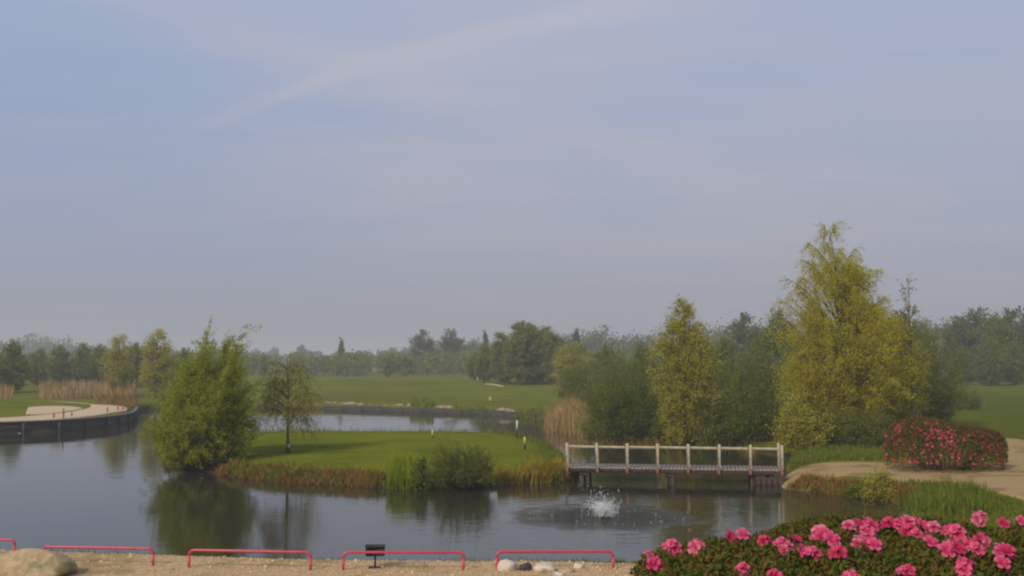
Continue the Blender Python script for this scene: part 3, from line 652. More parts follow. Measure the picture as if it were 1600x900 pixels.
woodland('near_woodland', 'lower green edge of the far wood beyond the fairway', 62, FX, [552, 552, 550, 548, 547, 548, 549, 550, 548, 545, 544, 545, 542, 542, 538, 530, 530, 522, 520, 520, 520, 520], ([-700, 2400], [320, 290]), 640, FOL['mid'], 1.12, 308, .5)

# ------------------------------------------------------------------ reeds, sedges, bank grass
def scatter(poly_px, n, z, seed, jitter=None):
    r = np.random.default_rng(seed); pl = np.array([at_z(x, y, z)[:2] for x, y in poly_px]); lo, hi = pl.min(0), pl.max(0); out = []
    while len(out) < n:
        q = r.uniform(lo, hi, (n * 3, 2)); q = q[sdist(q[:, 0], q[:, 1], pl) > 0]; out += list(q)
    q = np.array(out[:n]); return np.concatenate([q, height(q[:, 0], q[:, 1])[:, None]], 1)
def along_shore(curve, a, b, n, seed, inward):
    """points within a band beside a shoreline curve (indices a..b), offset inland"""
    r = np.random.default_rng(seed); k = r.uniform(a, b, n); i0 = np.floor(k).astype(int) % len(curve); i1 = (i0 + 1) % len(curve); f = (k - np.floor(k))[:, None]
    P = curve[i0] * (1 - f) + curve[i1] * f; T = curve[i1] - curve[i0]; T /= np.linalg.norm(T, axis=1)[:, None] + 1e-9
    q = P + np.stack([-T[:, 1], T[:, 0]], 1) * inward(r, n)[:, None]
    return np.concatenate([q, np.maximum(height(q[:, 0], q[:, 1]), -.12)[:, None]], 1)
def stand(name, label, cat, B, h, wd, lean, fol, seed, kind=None, part='blades', hv=.3, origin=None):
    r = np.random.default_rng(seed); mb = MB()
    pat = vnoise(B[:, 0], B[:, 1], .9, seed) + vnoise(B[:, 0], B[:, 1], .35, seed + 1) * .5      # tussocks
    if len(B) > 1000: keep = pat + r.uniform(-.25, .25, len(B)) > -.28; B, pat = B[keep], pat[keep]
    hh = h * ((1 + r.normal(0, hv, len(B))) * (1 + .7 * pat)).clip(.35, 1.6)
    c = B.mean(0) if origin is None else np.asarray(origin, float); c[2] = B[:, 2].min()
    blades(mb, B - c, hh, wd, lean, r)
    me = mb.mesh(name, fol)
    if kind == 'stuff': return tag(link(name, me, None, c), label, None, None, 'stuff')
    e = thing(name, label, cat, c); tag(link(part, me, e), kind='stuff'); return e
# pale reeds right of the channel
stand('reed_bed', 'tall pale straw-coloured reed bed at the water left of the dark shrub', 'reeds', scatter([(846, 672), (868, 674), (918, 680), (925, 668), (890, 655), (856, 657)], 1300, .2, 71), 1.45, .05, .16, FOL['reed'], 71)
stand('reed_bed', 'thin brown reed strip at the water below the dark shrubs', 'reeds', scatter([(930, 687), (1080, 694), (1180, 701), (1185, 697), (1060, 689), (930, 682)], 1300, .3, 72), .9, .045, .25, FOL['yellowg'], 72)
stand('reed_bed', 'long brown reed bed behind the sandy spit on the left', 'reeds', scatter([(62, 624), (130, 624), (206, 626), (212, 618), (140, 614), (60, 615)], 1700, .8, 73), 1.25, .08, .2, FOL['reed'], 73)
stand('reed_bed', 'pale reed clump at the far left picture edge', 'reeds', scatter([(-40, 625), (18, 625), (22, 618), (-40, 616)], 600, .8, 74), 1.1, .08, .16, FOL['reed'], 74)
stand('reed_bed', 'low rusty grass fringe round the tip of the quay', 'grass clump', scatter([(150, 630), (208, 636), (216, 628), (200, 622), (150, 622)], 800, .8, 75), .55, .08, .3, FOL['rust'], 75)
# island fringe, index along ISL (5 per control point)
stand('sedge_fringe', 'rusty brown sedge along the island front left of the iris', 'sedge', along_shore(ISL, 9, 24.5, 4200, 76, lambda r, n: r.uniform(-.15, 1.0, n)), .25, .035, .4, FOL['rust'], 76)
stand('sedge_fringe', 'yellow sedge on the island bank beside the footbridge', 'sedge', along_shore(ISL, 33.5, 49, 2200, 77, lambda r, n: r.uniform(-.1, .9, n)), .42, .04, .35, FOL['yellowg'], 77)
stand('bank_grass', 'rough green grass along the island edges', None, along_shore(ISL, 6, 95, 9000, 78, lambda r, n: np.abs(r.normal(0, .7, n)) + .05), .28, .03, .35, FOL['bladeg'], 78, 'stuff')
stand('iris_clump', 'bright lime-green iris clump standing in the water before the island', 'iris', scatter([(606, 765), (645, 766), (646, 757), (608, 757)], 420, .0, 79), .80, .045, .22, FOL['iris'], 79, origin=None, hv=.2)
shrub(657, 762, 712, 17, 'dark', 81, 'small dark leafy bush beside the lime-green iris', leaf=(.09, .05), n=40, z0=.1, lf=9)
# spreading arching shrub
p = ground_at(722, 762, .1); rr = 66 * p[1] / F; Hs = top_h(p, 695)
wm = build_tree('spreading', 82, Hs, [(0, .5 * rr), (.15, 1.0 * rr), (.35, .95 * rr), (.6, .72 * rr), (.85, .5 * rr), (1, .4 * rr)], .014, 120, 9, 13, (.11, .022), FOL['jun'], M['twig'], .5, .45, 0, .05, stems=9, base_w=.3, t_min=.05)
plant('spreading_shrub', 'arching feathery green shrub on the island front by the water', 'shrub', p, wm, parts=('stems', 'crown'))
# right bank: index along OUTER for the right-hand shore (5 per control point); the land lies outside
inl = lambda a, b: (lambda r, n: -r.uniform(a, b, n))
stand('iris_clump', 'tall green iris leaves on the right bank above the pink flowers', 'iris', scatter([(1415, 800), (1425, 815), (1490, 822), (1550, 816), (1545, 788), (1490, 776), (1430, 776)], 900, .3, 83), .50, .035, .28, FOL['bladeg'], 83)
stand('sedge_fringe', 'dark brown sedge along the bank right of the footbridge', 'sedge', along_shore(OUTER, 67, 86, 2200, 84, inl(-.15, .7)), .26, .035, .4, FOL['rust'], 84)
stand('bank_grass', 'rough grass on the right bank between path and water', None, scatter([(1235, 764), (1330, 772), (1400, 786), (1420, 830), (1600, 850), (1620, 800), (1520, 764), (1400, 752), (1240, 749)], 12000, .5, 85), .16, .03, .4, FOL['bladeg'], 85, 'stuff')
shrub(1372, 770, 735, 24, 'birch2', 86, 'low yellow-green bush on the bank below the path', leaf=(.09, .04), n=50, z0=.3, lf=9)
shrub(1345, 776, 752, 16, 'dark', 87, 'small dark bush hanging over the water right of the footbridge', leaf=(.08, .04), n=40, z0=.2, lf=9)
stand('bank_grass', 'tall grass and weeds under the birch behind the path', None, scatter([(1228, 722), (1300, 719), (1390, 721), (1385, 690), (1240, 694)], 9000, .6, 88), .22, .035, .45, FOL['bladeg'], 88, 'stuff')
stand('bank_grass', 'weeds along the near pond edge beside the gravel', None, along_shore(OUTER, 6, 44, 4200, 89, inl(-.05, .55)), .16, .022, .5, FOL['bladeg'], 89, 'stuff')
# rush clumps on the far bank
for k, (x0, x1, y0, lb) in enumerate([(641, 677, 640, 'dark rush clump on the far bank, left one'), (708, 776, 646, 'long dark rush clump in the middle of the far bank'), (806, 862, 651, 'dark rush clump at the right end of the far bank')]):
    stand('rush_clump', lb, 'rushes', scatter([(x0, y0), (x1, y0 + 3), (x1, y0 - 3), (x0, y0 - 6)], 700 if k else 380, .3, 90 + k), .55, .10, .3, FOL['dark'], 90 + k)

# ------------------------------------------------------------------ stones and edging
def rock(seed, d, mat, sub=3, amp=.22, flat=.55):
    import bmesh
    r = np.random.default_rng(seed); bm = bmesh.new(); bmesh.ops.create_icosphere(bm, subdivisions=sub, radius=1.0)
    V = np.array([v.co for v in bm.verts]); Fc = np.array([[v.index for v in f.verts] for f in bm.faces]); bm.free()
    n = np.zeros(len(V))
    for k in range(9):
        q = r.normal(size=3) * r.uniform(.8, 3.2); n += np.sin(V @ q + r.uniform(0, 6.28)) / (1 + np.linalg.norm(q)) * .9
    for k in range(7):                        # flat facets
        q = r.normal(size=3); q /= np.linalg.norm(q); c = r.uniform(.62, .9); dd = V @ q; V = V - np.outer(np.maximum(dd - c, 0) * .8, q)
    V = V * (1 + amp * n)[:, None] * np.asarray(d) / 2
    V[:, 2] = np.maximum(V[:, 2], -np.asarray(d)[2] * flat / 2)
    return mesh('rock', V, [Fc], mat, None, True)
p = ground_at(52, 901, .5)
tag(link('boulder', rock(3, (1.95, 1.3, 1.02), M['stone_tan'], 5, .15), None, (p[0], p[1], p[2] + .12)), 'big tan rounded boulder at the lower left corner', 'boulder')
for k, (px, py, dm, mt, lb) in enumerate([(795, 893, (.34, .30, .26), 'stone_pale', 'pale squarish stone behind the left post of a red rail'), (822, 893, (.26, .22, .24), 'quay', 'small dark stone between two pale stones behind a red rail'),
                                      (850, 894, (.58, .36, .24), 'stone_pale', 'long pale tan stone behind the middle of a red rail'), (886, 895, (.30, .25, .15), 'stone_tan', 'low tan stone right of the long pale stone'), (904, 889, (.18, .16, .15), 'stone_pale', 'small white stone near the water behind a red rail'),
                                      (872, 900, (.26, .2, .11), 'stone_pale', 'flat pale stone at the bottom edge in front of the red rail')]):
    p = ground_at(px, py, .45); tag(link('stone', rock(100 + k, tuple(1.35 * q for q in dm), M[mt], 3, .18), None, (p[0], p[1], p[2] + dm[2] * .26), (0, 0, k)), lb, 'stone', 'stones beside the red rail')
# loose pebbles on the near shore
r = np.random.default_rng(5); n = 7000; kk = np.linspace(0, 1, len(catmull(near_edge, 8))); NE = catmull(near_edge, 8)
u = r.uniform(0, 1, n); bx = np.interp(u, kk, NE[:, 0]); by = np.interp(u, kk, NE[:, 1]) - np.abs(r.normal(0, 1.6, n)) + .25
ok = by > 16; bx, by = bx[ok], by[ok]; n = len(bx); bz = height(bx, by) + .035; sz = r.uniform(.010, .026, n) * (1 + (r.uniform(size=n) > .96) * 1.2)
octa = np.array([[1, 0, 0], [-1, 0, 0], [0, 1, 0], [0, -1, 0], [0, 0, .7], [0, 0, -.7]]); of = np.array([[0, 2, 4], [2, 1, 4], [1, 3, 4], [3, 0, 4], [2, 0, 5], [1, 2, 5], [3, 1, 5], [0, 3, 5]])
V = octa[None] * sz[:, None, None] * r.uniform(.7, 1.3, (n, 1, 3)) + np.stack([bx, by, bz], 1)[:, None]
m, t, o = new_mat('pebble'); g = t.nodes.new('ShaderNodeNewGeometry'); principled(t, o, mixc(t, g.outputs['Random Per Island'], (.34, .23, .12), (.70, .53, .31)), .85, .2); M['pebble'] = m
tag(link('pebbles', mesh('pebbles', V.reshape(-1, 3), [(np.arange(n)[:, None, None] * 6 + of[None]).reshape(-1, 3)], M['pebble'])), 'loose pale pebbles on the near gravel shore', None, None, 'stuff')

# far bank stone edging
e0 = ground_at(575, 640, .3); e = thing('stone_edging', 'low broken line of pinkish stones along the far bank', 'edging', e0)
SR = [rock(200 + k, (1.0, 1.0, 1.0), M['stone_bank'], 3, .24) for k in range(5)]; r = np.random.default_rng(9)
for k, px in enumerate(list(np.arange(512, 640, 7.5)) + [684, 693, 702, 782, 791, 799]):
    q = at_z(px, np.interp(px, [510, 640, 760, 850], [639, 643, 647, 654]), 0.0); dpt = r.uniform(.7, 1.1)
    link('stone', SR[k % 5], e, (q[0] - e0[0], q[1] - e0[1] + .35, .28 - e0[2]), (0, 0, r.uniform(-.3, .3)), (r.uniform(.6, 1.35) * .9, dpt, r.uniform(.55, 1.05)))

ra_ = catmull(pz([(505, 640), (640, 644.2), (760, 648.2), (850, 655), (868, 664)]), 10); re_ = thing('bank_revetment', 'low dark timber edging along the waterline of the far bank', 'edging', (*ra_[20], 0)); ro = np.array([*ra_[20], 0.0])
sg = np.concatenate([[0], np.cumsum(np.linalg.norm(np.diff(ra_, axis=0), axis=1))]); nb = int(sg[-1] / 2.5); rp = lambda q_: np.array([np.interp(q_, sg, ra_[:, 0]), np.interp(q_, sg, ra_[:, 1])])
for k in range(nb):
    a_, b_ = rp(k / nb * sg[-1]), rp((k + 1) / nb * sg[-1]); dv = b_ - a_; ln = np.linalg.norm(dv); dv /= ln; R3 = np.array([[dv[0], -dv[1], 0], [dv[1], dv[0], 0], [0, 0, 1]])
    mb = MB(); mb.box((0, 0, 0), (ln - .02, .08, .62), R3, .012); link('plank', mb.mesh('plank', M['quay']), re_, np.array([*(a_ + b_) / 2, .12 + .02 * (k % 3)]) - ro)

# ------------------------------------------------------------------ curved quay of dark timber on the left spit
QC = catmull(pz([(-300, 690), (-120, 684), (0, 678), (60, 676), (120, 672), (170, 667), (205, 660), (213, 650)]), 8)
seg = np.linalg.norm(np.diff(QC, axis=0), axis=1); cum = np.concatenate([[0], np.cumsum(seg)]); L = cum[-1]
qp = lambda s_: np.array([np.interp(s_, cum, QC[:, 0]), np.interp(s_, cum, QC[:, 1])])
qe = thing('quay_wall', 'curved dark timber quay wall round the sandy spit on the left', 'retaining wall', (*qp(L * .5), 0.0)); qo = np.array([*qp(L * .5), 0.0])
npl = int(L / 2.4)
for k in range(npl):
    a_, b_ = qp(k / npl * L), qp((k + 1) / npl * L); dv = b_ - a_; ln = np.linalg.norm(dv); dv /= ln; c2 = (a_ + b_) / 2
    R3 = np.array([[dv[0], -dv[1], 0], [dv[1], dv[0], 0], [0, 0, 1]]); nv = np.array([dv[1], -dv[0]])
    for row, (zc, hh, off_) in enumerate([(-.08, .36, .0), (.295, .36, .02), (.63, .29, .045)]):
        mb = MB(); mb.box((0, 0, 0), (ln - .015, .09, hh), R3, .012); link('plank', mb.mesh('plank', M['quay']), qe, np.array([c2[0], c2[1], zc]) - qo + np.array([nv[0], nv[1], 0]) * -off_)
    mb = MB(); mb.box((0, 0, 0), (ln - .01, .26, .07), R3, .012); link('cap_board', mb.mesh('cap', M['quay_top']), qe, np.array([c2[0], c2[1], .815]) - qo)
    mb = MB(); mb.tube([(0, 0, -.6), (0, 0, .1), (0, 0, .70)], [.09, .09, .085], 8); link('pile', mb.mesh('pile', M['quay']), qe, np.array([a_[0], a_[1], 0]) - qo + np.array([nv[0], nv[1], 0]) * .12)

# stakes
def stake(name, label, px, py, ptop, r_, cols, d=None, z0=.6):
    p = ground_at(px, py, z0) if d is None else at_d(px, 565, d)
    if d is not None: p[2] = hz1(p[0], p[1])
    h = top_h(p, ptop); e = thing(name, label, 'stake', p); z = -.05
    for pn, fr_, mt in cols:
        mb = MB(); z1 = h * fr_; mb.tube([(0, 0, z), (0, 0, (z + z1) / 2), (0, 0, z1)], r_, 8); link(pn, mb.mesh(pn, M[mt]), e); z = z1
    return e
stake('marker_stake', 'white-topped dark stake at the back right corner of the island', 808, 684, 657, .06, [('stake_foot', .45, 'black'), ('stake_top', 1, 'white')])
stake('marker_stake', 'yellow-topped dark stake on the island near the footbridge', 820, 702, 683, .06, [('stake_foot', .42, 'black'), ('stake_top', 1, 'yellow')])
stake('marker_stake', 'short pale yellow stake on the back edge of the island lawn', 676, 684, 671, .06, [('stake_foot', .2, 'black'), ('stake_top', 1, 'yellow')])
stake('marker_stake', 'white stake at the edge of the far fairway by the bunker', 746, 601, 589, .12, [('stake_foot', .2, 'white'), ('stake_top', 1, 'white')], d=185)
stake('marker_stake', 'small pale stake at the far bank above the middle rushes', 766, 628, 620, .13, [('stake_foot', .3, 'white'), ('stake_top', 1, 'yellow')], d=122)
for k, (px, py, pt_, lb) in enumerate([(99, 654, 638, 'red stake on the sandy quay path, the tallest'), (84, 654, 645, 'short red stake left of the tall red stake'), (112, 651, 644, 'short red stake right of the tall red stake'), (168, 645, 636, 'red stake near the quay tip, left of three'), (184, 642, 632, 'red stake near the quay tip, middle of three'), (192, 641, 633, 'red stake near the quay tip, right of three')]):
    stake('marker_stake', lb, px, py, pt_, .06, [('stake_foot', .3, 'redstake'), ('stake_top', 1, 'redstake')], z0=.8)

# low white rail in the grass behind the path
a_, b_ = ground_at(1282, 664, .7), ground_at(1400, 681, .7); e = thing('white_rail', 'low thin white rail in the grass behind the flowering bush', 'rail', a_)
v = b_ - a_; mb = MB(); mb.tube([np.array([0, 0, .42]) + v * f for f in np.linspace(0, 1, 6)], .03, 6); link('rail', mb.mesh('rail', M['rail_wood']), e)
for f in (0.02, .34, .66, .98):
    mb = MB(); q = v * f; gz = hz1(*(a_ + q)[:2]) - a_[2]; mb.tube([(q[0], q[1], gz - .05), (q[0], q[1], .2), (q[0], q[1], .42 + q[2])], .035, 6); link('post', mb.mesh('post', M['rail_wood']), e)

# ------------------------------------------------------------------ footbridge
DZ = .60
A_, B_ = at_z(884, 730, DZ), at_z(1224, 735, DZ); U = (B_ - A_); BL = np.linalg.norm(U[:2]); U = U / np.linalg.norm(U); Vv = np.array([-U[1], U[0], 0])
ang = math.atan2(U[1], U[0]); DW = 1.9
br = thing('footbridge', 'wooden footbridge with pale post-and-rail railing over the channel', 'bridge', (A_[0], A_[1], 0), ang)
bx_ = lambda c, d, mat, name, bev=.008: (lambda mb: (mb.box((0, 0, 0), d, None, bev), link(name, mb.mesh(name, M[mat]), br, c))[1])(MB())
r = np.random.default_rng(15)
npk = 56; mbp = MB(); mbp.box((0, 0, 0), (BL / npk - .014, DW, .05), None, .006); plank_me = mbp.mesh('deck_plank', M['deck_wood'])
for k in range(npk): link('deck_plank', plank_me, br, ((k + .5) * BL / npk, DW / 2, DZ - .025 + r.uniform(-.004, .004)), (0, 0, r.normal(0, .003)))
for y in (.09, DW / 2, DW - .09): bx_((BL / 2, y, DZ - .122), (BL, .10, .14), 'beam', 'beam')
NP = 8
for k in range(NP):
    x = .06 + k * (BL - .12) / (NP - 1); tl = r.normal(0, .011)
    mb = MB(); mb.box((0, 0, 0), (.125, .11, 1.0), None, .018); po = link('post', mb.mesh('post', M['rail_wood']), br, (x, -.062, DZ + .50), (tl, tl, 0))
    mb = MB(); mb.box((0, 0, 0), (.12, .105, .2), None, .012); link('post_foot', mb.mesh('post_foot', M['post_end']), po, (0, 0, -.605))
for k in range(NP - 1):
    x0_, x1_ = .06 + k * (BL - .12) / (NP - 1) + .066, .06 + (k + 1) * (BL - .12) / (NP - 1) - .066
    bx_(((x0_ + x1_) / 2, -.062, DZ + .845 + r.normal(0, .006)), (x1_ - x0_, .065, .10), 'rail_wood', 'rail', .012)
mb = MB(); mb.box((0, 0, 0), (.10, .10, 1.05), None, .012); link('end_post', mb.mesh('end_post', M['rail_wood']), br, (BL - .02, DW - .06 + .12, DZ + .42))
for f, w_ in ((.075, .13), (.10, .10), (.47, .13), (.50, .18), (.86, .13), (.90, .13), (.945, .16)):
    for y in (.18, DW - .2):
        mb = MB(); mb.tube([(0, 0, -1.0), (0, 0, -.2), (0, 0, DZ - .195)], w_ / 2, 9); link('pile', mb.mesh('pile', M['beam']), br, (BL * f, y, 0))
for f in (.085, .485, .90): bx_((BL * f, DW / 2, DZ - .265), (.42, DW - .2, .14), 'beam', 'crossbeam')
for k in range(5): bx_((BL * (.885 + .025 * k), .02 - .05 * (k % 2), .12), (.20, .08, .36), 'beam', 'abutment_board')

# ------------------------------------------------------------------ red pipe rails
def pipe_rail(label, xa, ya, xb, yb, h=.40, rr=.030):
    a_, b_ = ground_at(xa, ya, .45), ground_at(xb, yb, .45); v = b_ - a_; ln = np.linalg.norm(v[:2]); u_ = np.array([v[0], v[1], 0]) / ln
    e = thing('pipe_rail', label, 'rail', a_, 0, 'low red pipe rails along the shore'); e.rotation_euler = (float(rng.normal(0, .05)), 0, 0); c = .11; z0, z1 = 0.0, b_[2] - a_[2]
    for (q, zz) in ((np.zeros(3), z0), (u_ * ln, z1)):
        mb = MB(); mb.tube([q + [0, 0, zz - .08], q + [0, 0, zz + .1], q + [0, 0, zz + h - c]], rr, 10); link('post', mb.mesh('post', M['red'], True), e)
    pts = [np.array([0, 0, z0 + h - c])] + [np.array([0, 0, z0]) + u_ * c * (1 - math.cos(t_)) + np.array([0, 0, h - c + c * math.sin(t_)]) for t_ in np.linspace(.3, math.pi / 2, 5)]
    pts += [u_ * (ln - c * (1 - math.cos(t_))) + np.array([0, 0, z1 + h - c + c * math.sin(t_)]) for t_ in np.linspace(math.pi / 2, .3, 5)] + [u_ * ln + np.array([0, 0, z1 + h - c])]
    mb = MB(); mb.tube(pts, rr, 10); link('rail', mb.mesh('rail', M['red'], True), e)
for lb, *q in [('low red pipe rail cut off by the left picture edge', -170, 869, 22, 871), ('low red pipe rail behind the big tan boulder', 66, 883, 239, 886), ('low red pipe rail right of the boulder rail, below the willow reflection', 295, 889, 485, 893),
               ('low red pipe rail in front of the black floodlight', 536, 893, 724, 893), ('low red pipe rail with pale stones behind it', 776, 892, 958, 891), ('low red pipe rail mostly hidden by the pink azalea', 1005, 892, 1190, 895)]: pipe_rail(lb, *q)

# black floodlight on a short post
p = ground_at(586, 889, .45); e = thing('floodlight', 'small black box floodlight on a short post behind a red rail', 'floodlight', p, .12)
mb = MB(); mb.tube([(0, 0, -.05), (0, 0, .15), (0, 0, .28)], .022, 8); link('post', mb.mesh('post', M['black']), e)
mb = MB(); mb.box((0, 0, .02), (.30, .22, .04), None, .008); link('base_plate', mb.mesh('base', M['black']), e)
mb = MB(); mb.box((0, 0, .385), (.41, .22, .20), None, .02); ho = link('housing', mb.mesh('housing', M['black']), e)
mb = MB(); mb.box((.015, -.116, .38), (.34, .012, .14), None, .004); link('lens', mb.mesh('lens', M['glass_dark']), ho)
mb = MB(); mb.box((0, -.04, .493), (.43, .30, .02), None, .004); link('visor', mb.mesh('visor', M['black']), ho)

# ------------------------------------------------------------------ fountain
fe = thing('fountain', 'low white fountain spray in the pond in front of the footbridge', 'fountain', (FOUNT[0], FOUNT[1], 0)); r = np.random.default_rng(33)
mb = MB(); mb.tube([(0, 0, -.3), (0, 0, -.02), (0, 0, .04)], [.22, .22, .16], 14); link('nozzle', mb.mesh('nozzle', M['black']), fe)
n = 1300; az = r.uniform(0, 2 * math.pi, n); v0 = np.abs(r.normal(2.9, .85, n)); el = np.radians(np.abs(r.normal(77, 7, n)).clip(50, 88))
tf = 2 * v0 * np.sin(el) / 9.81; tt = tf * r.uniform(0.0, 1, n) ** 1.3
jit = r.normal(0, .04, (n, 3)) * (tt / tf)[:, None]
P = np.stack([np.cos(az) * v0 * np.cos(el) * tt, np.sin(az) * v0 * np.cos(el) * tt, v0 * np.sin(el) * tt - 4.905 * tt ** 2], 1) * np.array([1.0, 1.0, 1.0]) + jit
vel = np.stack([np.cos(az) * v0 * np.cos(el), np.sin(az) * v0 * np.cos(el), v0 * np.sin(el) - 9.81 * tt], 1); vel /= np.linalg.norm(vel, axis=1)[:, None]
P[:, 2] = np.maximum(P[:, 2], .01); s_ = r.uniform(.0025, .006, n) * np.where(r.uniform(size=n) > .93, 1.5, 1)
nj = 130; ja = r.uniform(0, 6.28, nj); je = np.radians(r.normal(55, 12, nj).clip(34, 82)); jv = np.abs(r.normal(3.0, .45, nj)).clip(1.8, 3.5); jd = np.stack([np.cos(ja) * np.cos(je) - .06, np.sin(ja) * np.cos(je), np.sin(je)], 1); jt = jv * np.sin(je) / 9.81 * r.uniform(.5, 1.25, nj)
jm = jd * (jv * jt * .5)[:, None] + [0, 0, .03]; jp = jd * (jv * jt)[:, None]; jp[:, 2] -= 4.905 * jt ** 2; mbj = MB(); bez_tubes(mbj, np.tile([[0, 0, .02]], (nj, 1)) + jd * .04, jm, jp, r.uniform(.008, .016, nj), np.full(nj, .003), 5, 4); tag(link('jets', mbj.mesh('jets', M['spray'], True), fe), kind='stuff')
# frothy core just over the nozzle
nc = 420; C = r.normal(0, 1, (nc, 3)) * np.array([.12, .12, .20]); C[:, 2] = np.abs(C[:, 2]) * 1.4 + .02; C[:, :2] *= (1 + C[:, 2:] * 2.6)
P = np.concatenate([P, C]); vel = np.concatenate([vel, np.tile([0, 0, 1.0], (nc, 1))]); s_ = np.concatenate([s_, r.uniform(.006, .013, nc)])
# splash crowns where the drops land
ns = 40; a2 = r.uniform(0, 6.28, ns); rs = r.normal(2.05, .4, ns); Sp = np.stack([np.cos(a2) * rs, np.sin(a2) * rs, np.abs(r.normal(0, .035, ns)) + .005], 1)
P = np.concatenate([P, Sp]); vel = np.concatenate([vel, np.tile([0, 0, 1.0], (ns, 1))]); s_ = np.concatenate([s_, r.uniform(.005, .012, ns)])
Xv = np.cross(vel, [0.3, 1, .2]); Xv /= np.linalg.norm(Xv, axis=1)[:, None] + 1e-9; Yv = np.cross(vel, Xv); s1 = s_[:, None]
V = np.stack([P + Xv * s1, P - Xv * s1, P + Yv * s1, P - Yv * s1, P + vel * s1 * 5.0, P - vel * s1 * 5.0], 1); n = len(P)
tag(link('spray', mesh('spray', V.reshape(-1, 3), [(np.arange(n)[:, None, None] * 6 + of[None]).reshape(-1, 3)], M['spray']), fe), kind='stuff')

# ------------------------------------------------------------------ azaleas
def floret(r, size):
    """five ruffled petals in an open funnel: verts, quads/tris, distance along the petal"""
    V, Fq, Al = [], [], []
    for k in range(5):
        a = k / 5 * 2 * math.pi + r.normal(0, .08); d = np.array([math.cos(a), math.sin(a), 0]); sd = np.array([-d[1], d[0], 0]); rows = [(0.06, .05, 0.0, 0), (.42, .30, .30, .4), (.80, .36, .42, .8), (1.0, .20, .38 + r.normal(0, .06), 1)]; b = len(V)
        for (q, wd, z, al) in rows:
            for sgn in (-1, 0, 1):
                V.append((d * q + sd * sgn * wd * 1.05 + np.array([0, 0, z + .07 * (abs(sgn)) * r.uniform(-.5, 1.5)])) * size); Al.append(al)
        for i_ in range(3):
            for j_ in range(2): Fq.append([b + i_ * 3 + j_, b + i_ * 3 + j_ + 1, b + i_ * 3 + j_ + 4, b + i_ * 3 + j_ + 3])
    return np.array(V), np.array(Fq), Al
def truss(seed, mat, nf=7, size=.045, dome=.045):
    """a round head of florets facing outwards (+Z up)"""
    r = np.random.default_rng(seed); V, Fq, Al, b = [], [], [], 0
    for k in range(nf):
        if k == 0: th, ph_ = .1, 0
        else: th, ph_ = r.uniform(.65, 1.25), k / (nf - 1) * 6.28 + r.normal(0, .2)
        n_ = np.array([math.sin(th) * math.cos(ph_), math.sin(th) * math.sin(ph_), math.cos(th)]); x_ = np.cross(n_, [.31, .9, .2]); x_ /= np.linalg.norm(x_); y_ = np.cross(n_, x_)
        v_, f_, al = floret(r, size * r.uniform(.85, 1.15)); V.append(v_ @ np.stack([x_, y_, n_]) + n_ * dome); Fq.append(f_ + b); Al += al; b += len(v_)
    return mesh('truss', np.concatenate(V), [np.concatenate(Fq)], mat, {'along': Al}, True)
def ell_leaves(mb, P, Nn, L, W, r):
    """pointed oval leaves with a fold, lying roughly along the surface"""
    n = len(P); D = np.cross(Nn, r.normal(size=P.shape)); D /= np.linalg.norm(D, axis=1)[:, None] + 1e-9; D = D + Nn * r.uniform(-.1, .9, n)[:, None]; D /= np.linalg.norm(D, axis=1)[:, None]
    S = np.cross(D, Nn); S /= np.linalg.norm(S, axis=1)[:, None] + 1e-9; U_ = np.cross(S, D); L = L[:, None]; W = W[:, None]
    V = np.stack([P, P + D * L * .45 + S * W * .5 + U_ * W * .18, P + D * L, P + D * L * .45 - S * W * .5 + U_ * W * .18], 1).reshape(-1, 3)
    k = np.arange(n)[:, None] * 4; mb.add(V, [k + np.array([[0, 1, 2]]), k + np.array([[0, 2, 3]])])

# foreground azalea at the foot of the terrace
OX = np.array([.55, .80, .92, 1.02, 1.2, 1.65, 2.0, 2.3, 2.65, 3.1, 3.5, 4.0, 4.6, 5.4, 6.2]); RY = 8.6
sil = [(1000, 900), (1012, 884), (1040, 866), (1130, 850), (1200, 846), (1260, 832), (1330, 826), (1420, 827), (1500, 824), (1600, 822), (1720, 818)]
RX = [.55, .80] + [at_d(x, y, RY)[0] for x, y in sil] + [5.6, 6.3]; RZ = [2.45, 2.75] + [at_d(x, y, RY)[2] for x, y in sil] + [3.5, 2.4]
def bush_z(x, y):
    zr = np.interp(x, RX, RZ); dy = RY - y
    lump = vnoise(x, y, .55, 8) * .13 + vnoise(x, y, .22, 9) * .06
    front = np.where(dy > 0, .11 * dy ** 2 + .30 * np.maximum(dy - 1.45, 0) ** 2 * 3, .55 * dy ** 2)
    return zr - front + lump * np.clip((zr - 2.6) / .6, 0, 1)
r = np.random.default_rng(44); n = 90000; x = r.uniform(.55, 6.0, n); y = r.uniform(6.3, 9.7, n); z = bush_z(x, y); gz = height(x, y); ok = z > gz + .15; x, y, z, gz = x[ok], y[ok], z[ok], gz[ok]; n = len(x)
ex = .03; gxn = -(bush_z(x + ex, y) - bush_z(x - ex, y)) / (2 * ex); gyn = -(bush_z(x, y + ex) - bush_z(x, y - ex)) / (2 * ex); Nn = np.stack([gxn.clip(-2, 2), gyn.clip(-2, 2), np.ones(n)], 1); Nn /= np.linalg.norm(Nn, axis=1)[:, None]
depth = np.abs(r.normal(0, .075, n)) - .03; P = np.stack([x, y, z], 1) - Nn * depth[:, None]; P[:, 2] = np.maximum(P[:, 2], gz + .05)
bo = np.array([3.0, 8.2, hz1(3.0, 8.2)]); ae = thing('azalea_bush', 'pink-flowering azalea bush in the foreground at the lower right', 'bush', bo)
mb = MB(); Nr = Nn + r.normal(0, .5, Nn.shape); Nr /= np.linalg.norm(Nr, axis=1)[:, None]; ell_leaves(mb, P - bo, Nr, r.uniform(.030, .062, n), r.uniform(.014, .027, n), r)
tag(link('foliage', mb.mesh('azalea_foliage', FOL['azalea']), ae), kind='stuff')
